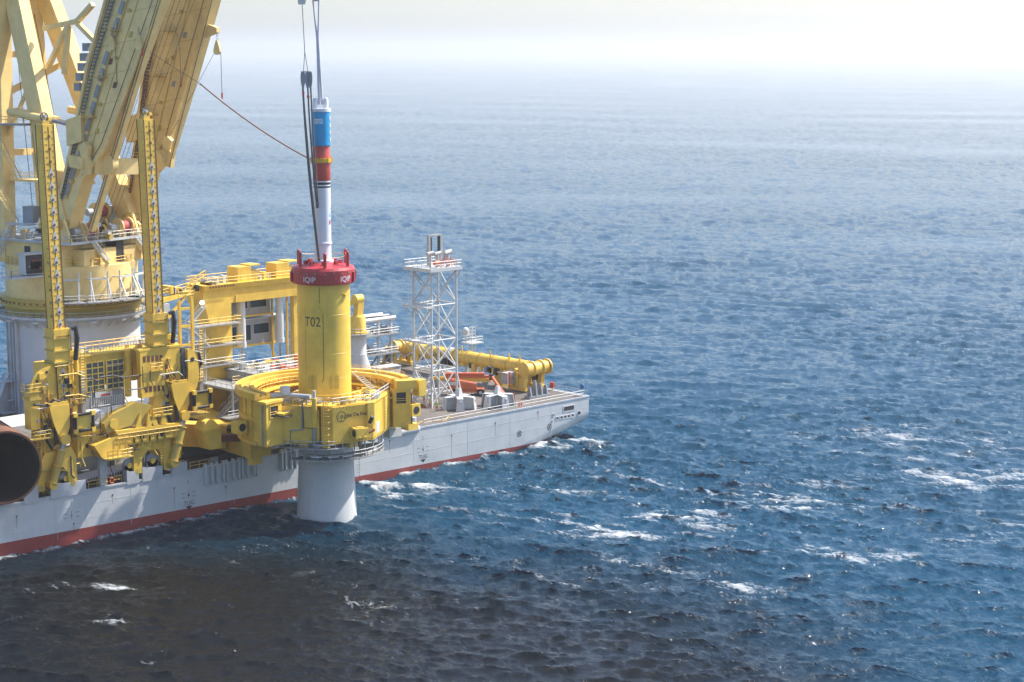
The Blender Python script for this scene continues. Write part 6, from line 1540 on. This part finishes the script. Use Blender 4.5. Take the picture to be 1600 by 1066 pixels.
# yellow upending tool lying across the stern
tube_ = thing('spreader_tube', 'long yellow tubular lifting tool lying across the stern deck', 'lifting tool', (66, 28, DZ))
ZT_ = 11.2
MB().tube((66, 11.0, ZT_), (66, 47.0, ZT_ - 0.3), 1.32, 32).build('main_tube', 'yellow', tube_, smooth=True)
for y in (13.4, 16.2, 20.2, 23.8, 27.2, 30.6, 35.4, 38.4, 41.0, 43.6): MB().tube((66, y, ZT_), (66, y + 0.25, ZT_), 1.37, 32).build('joint_ring', 'olive_yellow', tube_, smooth=True)
MB().tube((66, 31.4, ZT_), (66, 32.6, ZT_), 1.42, 32).build('white_band', 'white', tube_, smooth=True)
for y, n_ in ((10.2, 0), (46.2, 1)):
    hd = MB().tube((63.6, y, ZT_ + 0.1), (69.0, y, ZT_ + 0.1), 1.15, 24).build('trunnion', 'yellow', tube_, smooth=True)
    for x in (63.3, 65.2, 67.4, 69.2): MB().tube((x, y, ZT_ + 0.1), (x + 0.3, y, ZT_ + 0.1), 1.42, 26).build('trunnion_plate', 'yellow', hd, smooth=True)
    for x in (63.9, 68.2):
        MB().beam((x, y + 0.6, DZ + 0.4), (x, y, ZT_), 0.9, 0.8).build('leg', 'yellow', tube_)
        MB().beam((x, y + 3.2, DZ + 0.6), (x, y + 2.2, ZT_), 0.8, 0.6).build('leg', 'yellow', tube_)
        MB().box(x - 0.5, x + 0.5, y - 0.4, y + 4.0, DZ + 0.3, DZ + 0.9).build('skid', 'yellow', tube_)
        for k in range(3): MB().box(x - 0.35, x + 0.35, y + 0.8 + k * 0.9, y + 1.4 + k * 0.9, 8.2, 9.6 + rnd.random()).build('hydraulic_unit', rnd.choice(['bright_yellow', 'olive_yellow', 'dark']), tube_)
MB().box(61.6, 64.6, 12.6, 14.2, 8.6, 10.6).build('control_panel', 'container_grey', tube_)
for k in range(3): MB().box(61.54, 61.6, 12.8 + k * 0.45, 13.1 + k * 0.45, 9.2, 10.2).build('panel_door', 'light_grey', tube_)
for k in range(3): MB().box(62.0 + k * 0.8, 62.5 + k * 0.8, 12.54, 12.6, 9.3, 9.8).build('panel_gauge', 'mid_grey', tube_)
MB().tube((61.2, 11.6, 8.4), (61.2, 11.6, 11.0), 0.18, 8).build('orange_post', 'orange', tube_)
for y in (15.5, 20.5, 28.2, 36.5, 12.8):
    MB().beam((65.0, y, ZT_ + 0.6), (64.9, y, ZT_ + 2.3), 0.2, 0.2).build('guide_horn', 'yellow', tube_)
for (ya, yb) in ((10.4, 14.5), (14.5, 20.4), (42.0, 46.2), (38, 42)):
    MB().path([(64.5, ya + (yb - ya) * t / 8, ZT_ - 0.5 - 0.9 * math.sin(math.pi * t / 8)) for t in range(9)], 0.14, 6).build('white_sling', 'sling_white', tube_)
me_t = flat_text('Jan De Nul', 1.15, (64.66, 33.6, ZT_ - 0.45), (0, -1, 0), (0, 0, 1), 'black_paint', tube_, align='CENTER', bold=0.02)
for y in (25.5, 28.0, 34.5): MB().beam((66, y, DZ), (66, y, ZT_ - 1.2), 0.5, 0.5).build('prop', 'white', tube_)
for i in range(34):
    y = 12 + rnd.random() * 33; s_ = 0.15 + rnd.random() * 0.35
    MB().box(64.3, 64.3 + s_ * 2, y, y + s_ * 2, ZT_ - 1.4 - rnd.random() * 0.8, ZT_ - 0.9 + rnd.random() * 0.4).build('fitting', rnd.choice(['yellow', 'bright_yellow', 'olive_yellow', 'dark', 'mid_grey']), tube_)
MB().box(64.6, 67.4, 17.2, 19.0, DZ + 0.02, ZT_ - 1.25).build('cradle', 'olive_yellow', tube_)

# grey saddles standing on a skid under the end of the tube
sd = thing('pile_saddle', 'dark grey row of A-shaped saddles on a skid at the stern rail', 'saddle', (62, 5.4, DZ))
MB().box(59.6, 64.8, 4.8, 6.2, DZ + 0.03, DZ + 0.45).build('skid', 'mid_grey', sd)
for i in range(4):
    x = 60.0 + i * 1.35; h = (2.0, 3.1, 2.5, 2.0)[i]
    MB().prism([(x, 4.9, DZ + 0.45), (x, 6.1, DZ + 0.45), (x, 5.75, DZ + h), (x, 5.25, DZ + h)], (0.35, 0, 0)).build('saddle_plate', 'mid_grey', sd)
    MB().prism([(x - 0.45, 5.4, DZ + 0.45), (x + 0.8, 5.4, DZ + 0.45), (x + 0.3, 5.4, DZ + h), (x + 0.05, 5.4, DZ + h)], (0, 0.2, 0)).build('saddle_web', 'mid_grey', sd)

# star-shaped sea-fastening stands
def stand(cx, cy, rot, label, s=1.0):
    o = thing('seafastening_stand', label, 'stand', (cx, cy, DZ), 'grey star-shaped stands near the deck edge')
    MB().frustum((cx - 0.9, cx + 0.9, cy - 0.9, cy + 0.9), DZ + 0.03, (cx - 0.25, cx + 0.25, cy - 0.25, cy + 0.25), DZ + 3.6 * s).build('cone', 'pedestal_white', o)
    for k in range(5):
        t = R(rot + k * 72); d = Vector((math.cos(t), math.sin(t), 0)); n = Vector((-d.y, d.x, 0)); c = Vector((cx, cy, DZ + 0.03))
        L = 2.9 * s
        MB().prism([c + d * 0.6, c + d * (L * 0.92), c + d * L + Vector((0, 0, 1.7 * s)), c + d * (L * 0.8) + Vector((0, 0, 2.1 * s)), c + d * 0.6 + Vector((0, 0, 2.2 * s))], n * 0.16).build('web', 'pedestal_white', o)
        MB().prism([c + d * L * 0.95 - n * 0.75, c + d * L * 0.95 + n * 0.75, c + d * L * 0.86 + n * 0.55 + Vector((0, 0, 2.1 * s)), c + d * L * 0.86 - n * 0.55 + Vector((0, 0, 2.1 * s))], d * 0.16).build('end_plate', 'pedestal_white', o)
        MB().hexa([c + d * 0.4 - n * 0.55 + Vector((0, 0, 2.12 * s)), c + d * L * 0.86 - n * 0.55 + Vector((0, 0, 2.02 * s)), c + d * L * 0.86 + n * 0.55 + Vector((0, 0, 2.02 * s)), c + d * 0.4 + n * 0.55 + Vector((0, 0, 2.12 * s))], [q + Vector((0, 0, 0.12)) for q in (c + d * 0.4 - n * 0.55 + Vector((0, 0, 2.12 * s)), c + d * L * 0.86 - n * 0.55 + Vector((0, 0, 2.02 * s)), c + d * L * 0.86 + n * 0.55 + Vector((0, 0, 2.02 * s)), c + d * 0.4 + n * 0.55 + Vector((0, 0, 2.12 * s)))]).build('flange', 'pedestal_white', o)
stand(45.0, 7.4, 15, 'grey star-shaped steel stand nearest the workers on the deck')
stand(51.2, 4.3, 40, 'grey star-shaped steel stand at the rail between the first stand and the orange basket')

# orange boom lift
D = RT; Fd = Vector((math.cos(HEADING), math.sin(HEADING), 0))
bc = Vector((54.6, 16.4, DZ + 0.03))
bl = thing('boom_lift', 'orange boom lift parked beside the lattice tower with its jib folded down', 'boom lift', bc)
def L(u, v, z): return bc + D * u + Fd * v + Vector((0, 0, z))
def lbox(u0, u1, v0, v1, z0, z1, dz1=0.0): return MB().hexa([L(u0, v0, z0), L(u1, v0, z0), L(u1, v1, z0), L(u0, v1, z0)], [L(u0, v0, z1), L(u1, v0, z1 - dz1), L(u1, v1, z1 - dz1), L(u0, v1, z1)])
lbox(-2.4, 3.6, -0.9, 0.9, 0.5, 1.1).build('chassis', 'orange', bl)
lbox(-3.0, 2.2, -1.1, 1.1, 1.2, 2.9, 0.9).build('turntable', 'orange', bl)
lbox(-2.8, -1.4, -1.14, -1.1, 1.9, 2.5).build('cover_plate', 'white', bl)
for u in (-1.6, 2.9):
    for v in (-1.25, 1.25):
        w = MB().tube(L(u, v - 0.28, 0.62), L(u, v + 0.28, 0.62), 0.62, 20).build('wheel', 'black_rubber', bl, smooth=True)
        MB().tube(L(u, v - 0.31, 0.62), L(u, v + 0.31, 0.62), 0.3, 14).build('rim', 'light_grey', w)
lbox(-3.6, 4.6, -0.35, 0.35, 3.0, 3.5).build('main_boom', 'orange', bl)
lbox(-3.4, 3.6, -0.45, 0.45, 3.55, 3.95).build('upper_boom', 'work_orange', bl)
lbox(4.4, 5.2, -0.3, 0.3, 2.7, 3.7).build('boom_head', 'dark', bl)
MB().beam(L(5.0, -0.6, 3.3), L(7.4, -5.4, 0.7), 0.35, 0.4).build('jib', 'orange', bl)
bk = MB(); bq = L(8.1, -6.0, 0.15)
bk.rail([bq + D * -0.9 + Fd * -0.5, bq + D * 0.9 + Fd * -0.5, bq + D * 0.9 + Fd * 0.5, bq + D * -0.9 + Fd * 0.5], closed=True, r=0.045, step=0.6, mids=(0.3, 0.65))
bk.hexa(*[[bq + D * a + Fd * b + Vector((0, 0, z)) for a, b in ((-0.9, -0.5), (0.9, -0.5), (0.9, 0.5), (-0.9, 0.5))] for z in (-0.05, 0.02)])
bk.build('basket', 'orange', bl)
MB().box(bq.x - .3, bq.x + .3, bq.y - .2, bq.y + .2, bq.z + 0.05, bq.z + 0.9).build('control_box', 'light_grey', bl)
lb2 = thing('boom_segment', 'pale tan boom lying on the deck behind the orange boom lift', 'boom', (59, 22, DZ))
MB().beam((56.0, 27.0, 8.6), (61.8, 17.0, 8.8), 0.6, 0.6).build('beam', 'collar_yellow', lb2)
for t in (0.1, 0.9): MB().box(56 + 5.8 * t - .4, 56 + 5.8 * t + .4, 27 - 10 * t - .4, 27 - 10 * t + .4, DZ + .03, 8.35).build('block', 'mid_grey', lb2)

# radome mast
mp_ = (68.4, 29.0)
ms = thing('antenna_mast', 'slim white mast with a white radome behind the yellow tube', 'mast', (*mp_, DZ))
la = MB()
for sx_ in (-0.4, 0.4):
    for sy_ in (-0.4, 0.4): la.tube((mp_[0] + sx_, mp_[1] + sy_, DZ), (mp_[0] + sx_, mp_[1] + sy_, 16.6), 0.07, 6)
for z in np.arange(8, 16.5, 0.6):
    for a_, b_ in (((-.4, -.4), (.4, -.4)), ((-.4, .4), (.4, .4)), ((-.4, -.4), (-.4, .4)), ((.4, -.4), (.4, .4))):
        la.tube((mp_[0] + a_[0], mp_[1] + a_[1], z), (mp_[0] + b_[0], mp_[1] + b_[1], z + 0.3), 0.04, 4)
la.build('lattice', 'white', ms)
pb = MB().box(mp_[0] - 1.6, mp_[0] + 1.6, mp_[1] - 1.4, mp_[1] + 1.6, 13.6, 13.75).build('platform', 'white', ms)
MB().rail([(mp_[0] - 1.5, mp_[1] - 1.3, 13.75), (mp_[0] + 1.5, mp_[1] - 1.3, 13.75), (mp_[0] + 1.5, mp_[1] + 1.5, 13.75), (mp_[0] - 1.5, mp_[1] + 1.5, 13.75)], closed=True, r=0.045).build('railing', 'white', pb)
rc_ = (mp_[0] - 0.9, mp_[1] + 0.9)
MB().cyl(rc_, 0.15, 13.7, 15.2, 8).build('radome_post', 'white', ms)
MB().cyl(rc_, 0.68, 15.2, 15.9, 20).sphere((rc_[0], rc_[1], 15.9), 0.68, 20, 12).build('radome', 'white', ms, smooth=True)

# grey equipment frame and small crane behind the pile
ef = thing('equipment_frame', 'grey steel equipment frame with pipe rollers on top right of the pile', 'frame', (58.6, 46.5, DZ))
for x in (55.2, 58.4, 61.6):
    for y in (44.6, 48.4): MB().beam((x, y, DZ), (x, y, 17.2), 0.4, 0.4).build('post', 'light_grey', ef)
for z in (10.9, 14.6):
    p = MB().box(53.6, 63.0, 43.6, 49.4, z - 0.25, z).build('platform', 'grating', ef)
    MB().rail([(53.7, 49.2, z), (53.7, 43.7, z), (62.9, 43.7, z), (62.9, 49.2, z)], r=0.055, closed=True, step=1.2).build('railing', 'white', p)
for y in (44.6, 46.5, 48.4): MB().tube((54.6, y, 17.4 + (y - 44) * 0.05), (62.6, y, 17.4 + (y - 44) * 0.05), 0.42, 14).build('pipe_roller', 'white', ef, smooth=True)
MB().path([(53.2, 45.2, 18.0), (57, 45.4, 17.9), (60, 45.6, 17.8), (63, 46, 17.6)], 0.16, 8).build('cable', 'black_rubber', ef)
for x in (55.2, 58.4): MB().beam((x, 44.6, DZ + 0.3), (x + 3.2, 44.6, 10.6), 0.3, 0.3).build('brace', 'mid_grey', ef)
for i in range(26):
    x = 54 + rnd.random() * 8; y = 44 + rnd.random() * 4; z = rnd.choice([DZ, 10.9, 14.6]); s = 0.3 + rnd.random() * 0.6
    MB().box(x, x + s, y, y + s, z + 0.02, z + s * (1 + rnd.random())).build('machine_unit', rnd.choice(['light_grey', 'white', 'mid_grey', 'container_grey', 'dark']), ef)
kc = (51.6, 42.4)
kn = thing('deck_crane', 'small yellow deck crane on a white conical base right behind the pile', 'crane', (*kc, DZ))
MB().lathe(kc, [(3.0, DZ + 0.02), (1.55, 11.6), (1.6, 11.8), (1.5, 12.0), (1.5, 15.4)], 32).build('pedestal', 'white', kn, smooth=True)
MB().lathe(kc, [(1.5, 15.4), (1.8, 15.5), (1.8, 16.1), (1.4, 16.2), (1.4, 18.8), (1.2, 19.1), (0.05, 19.2)], 28).build('slewing_body', 'bright_yellow', kn, smooth=True)
MB().ring(kc, 1.5, 2.8, 15.6, 15.8, 28).build('walkway', 'grating', kn)
MB().rail([(kc[0] + 2.7 * math.cos(R(a)), kc[1] + 2.7 * math.sin(R(a)), 15.8) for a in range(0, 360, 24)], closed=True, r=0.045).build('railing', 'white', kn)
MB().beam((kc[0], kc[1], 18.6), (kc[0] + 0.3, kc[1] - 0.2, 22.4), 1.2, 1.4).build('lower_boom', 'bright_yellow', kn)
MB().tube((kc[0] - 0.8, kc[1], 22.2), (kc[0] + 0.9, kc[1], 22.2), 0.9, 18).build('knuckle', 'bright_yellow', kn, smooth=True)
MB().beam((kc[0] + 0.3, kc[1], 22.0), (kc[0] - 7, kc[1] + 4, 19.6), 0.8, 1.0).build('upper_boom', 'bright_yellow', kn)
ct = thing('white_container', 'low white container with a black hatched stripe behind the gripper ring', 'container', (56.5, 40, DZ))
MB().box(53.6, 58.8, 38.6, 41.2, DZ + 0.03, 9.2).build('body', 'white', ct)
hs_ = MB()
for i in range(14): hs_.prism([(53.8 + i * 0.34, 38.59, 8.7), (53.98 + i * 0.34, 38.59, 8.7), (54.12 + i * 0.34, 38.59, 9.0), (53.94 + i * 0.34, 38.59, 9.0)], (0, -0.01, 0))
hs_.build('hatched_stripe', 'black_paint', ct)
MB().box(53.5, 58.9, 38.5, 41.3, 9.2, 9.3).build('lid', 'hull_grey', ct)

# stern light and small things on the rail
nl = thing('stern_light', 'small dark blue lamp housing on the stern corner rail', 'lamp', (68.9, 0.9, DZ))
MB().cyl((68.9, 0.9), 0.08, DZ, DZ + 1.3, 8).build('post', 'light_grey', nl)
MB().lathe((68.9, 0.9), [(0.01, DZ + 1.3), (0.35, DZ + 1.35), (0.42, DZ + 1.8), (0.3, DZ + 2.1), (0.01, DZ + 2.35)], 16).build('housing', 'blue', nl, smooth=True)
rb = thing('fire_hose_box', 'small red hose box at the stern rail beside the yellow tube', 'hose box', (69.0, 8.4, DZ))
MB().box(68.7, 69.2, 8.0, 8.8, DZ + 0.5, DZ + 1.5).build('box', 'hammer_red', rb); MB().cyl((68.95, 8.4), 0.07, DZ, DZ + 0.5, 8).build('post', 'light_grey', rb)
rp_ = thing('rope_coil', 'orange and green rope heap beside the two workers at the tower foot', 'rope', (43.4, 16.0, DZ))
rr_ = MB()
for k in range(5): rr_.path([(41.2 + 0.9 * math.cos(t) * (1 - k * 0.12), 12.9 + 0.9 * math.sin(t) * (1 - k * 0.12), DZ + 0.1 + k * 0.09) for t in np.linspace(0, 2 * math.pi, 15)], 0.07, 5)
rr_.build('coil', 'brown_rope', rp_)
hz_ = thing('deck_hose', 'yellow air hose snaking along the deck edge near the workers', 'hose', (33, 3, DZ))
MB().path([(31.0 + i * 0.9, 2.2 + 1.0 * math.sin(i * 0.9), DZ + 0.1) for i in range(12)], 0.06, 5).build('hose', 'collar_yellow', hz_)

# ------------------------------------------------------------------ deck workers
def worker(p, face_deg, pose, label):
    t = thing('person', label, 'person', p, 'deck workers in hi-vis jackets')
    J = {'pel': (0, 0, .95), 'ch': (0, 0, 1.28), 'nk': (0, 0, 1.50), 'hd': (0.02, 0, 1.64), 'ht': (0.02, 0, 1.74)}
    sp = pose['stance']
    for s, n in ((1, 'l'), (-1, 'r')):
        f = pose['step'] * s
        J['hip' + n] = (0, .10 * s, .90); J['kn' + n] = (.06 + f * .5, (.10 + sp * .4) * s, .50); J['an' + n] = (f, (.11 + sp) * s, .09); J['to' + n] = (f + .17, (.12 + sp) * s, .05)
        J['sh' + n] = (0, .20 * s, 1.43); a = pose['arm' + n]
        J['el' + n] = (a[0] * .5, (.27 + a[1] * .5) * s, 1.15 + a[2] * .4); J['wr' + n] = (a[0], (.28 + a[1]) * s, .92 + a[2]); J['ha' + n] = (a[0] * 1.25 + .03, (.28 + a[1]) * s, .83 + a[2] * 1.2)
    rad = {'pel': .15, 'ch': .17, 'nk': .065, 'hd': .10, 'ht': .07, 'hip': .105, 'kn': .075, 'an': .06, 'to': .05, 'sh': .085, 'el': .062, 'wr': .05, 'ha': .05}
    E = [('pel', 'ch'), ('ch', 'nk'), ('nk', 'hd'), ('hd', 'ht')]
    for n in 'lr': E += [('pel', 'hip' + n), ('hip' + n, 'kn' + n), ('kn' + n, 'an' + n), ('an' + n, 'to' + n), ('ch', 'sh' + n), ('sh' + n, 'el' + n), ('el' + n, 'wr' + n), ('wr' + n, 'ha' + n)]
    ks = list(J); me = bpy.data.meshes.new('body')
    me.from_pydata([J[k] for k in ks], [(ks.index(a), ks.index(b)) for a, b in E], [])
    ob = bpy.data.objects.new('body', me); COL.objects.link(ob)
    sk = ob.modifiers.new('skin', 'SKIN'); sub = ob.modifiers.new('sub', 'SUBSURF'); sub.levels = sub.render_levels = 1
    for i, k in enumerate(ks):
        r_ = rad.get(k) or rad.get(k[:-1]); me.skin_vertices[0].data[i].radius = (r_, r_ * (1.25 if k in ('pel', 'ch') else 1.0))
        me.skin_vertices[0].data[i].use_root = (k == 'pel')
    dg = bpy.context.evaluated_depsgraph_get(); m2 = bpy.data.meshes.new_from_object(ob.evaluated_get(dg))
    ob.modifiers.clear(); ob.data = m2
    m2.materials.clear()
    for k in ('hi_vis', 'work_orange', 'skin', 'dark'): m2.materials.append(MAT[k])
    for pl in m2.polygons:
        c = pl.center; arm = abs(c.y) > 0.235
        pl.material_index = 2 if (c.z > 1.50 or (arm and c.z < J['wrl'][2] + .02 and c.z > .5 and abs(c.y) > .25 and c.z < 1.0)) else (0 if c.z > 0.93 or arm and c.z > .6 else (3 if c.z < 0.13 else 1))
        pl.use_smooth = True
    ob.parent = t
    hm_ = MB().lathe((0.02, 0), [(0.135, 1.66), (0.13, 1.72), (0.10, 1.80), (0.04, 1.84), (0.005, 1.845)], 14)
    me2 = hm_.mesh('helmet', (0, 0, 0), 'white'); hb = bpy.data.objects.new('helmet', me2); COL.objects.link(hb); hb.parent = t
    bd = MB()
    for z in (1.06, 1.2): bd.lathe((0, 0), [(0.215, z), (0.218, z + 0.05)], 14)
    b3 = bd.mesh('reflective_band', (0, 0, 0), 'light_grey'); o3 = bpy.data.objects.new('reflective_band', b3); COL.objects.link(o3); o3.parent = t
    t.rotation_euler = (0, 0, R(face_deg))
worker((44.1, 15.5, DZ + 0.03), 200, dict(stance=.03, step=.05, arml=(.15, -.02, .12), armr=(.1, 0, .05)), 'worker in yellow jacket and orange trousers farthest back at the tower foot')
worker((42.1, 11.7, DZ + 0.03), 130, dict(stance=.02, step=.12, arml=(.05, 0, .0), armr=(.2, 0, .15)), 'worker in yellow jacket standing in the middle of the three by the tower leg')
worker((40.6, 8.3, DZ + 0.03), 40, dict(stance=.08, step=.1, arml=(.18, .03, .12), armr=(.05, .05, .02)), 'worker in yellow vest standing nearest the deck edge, feet apart')
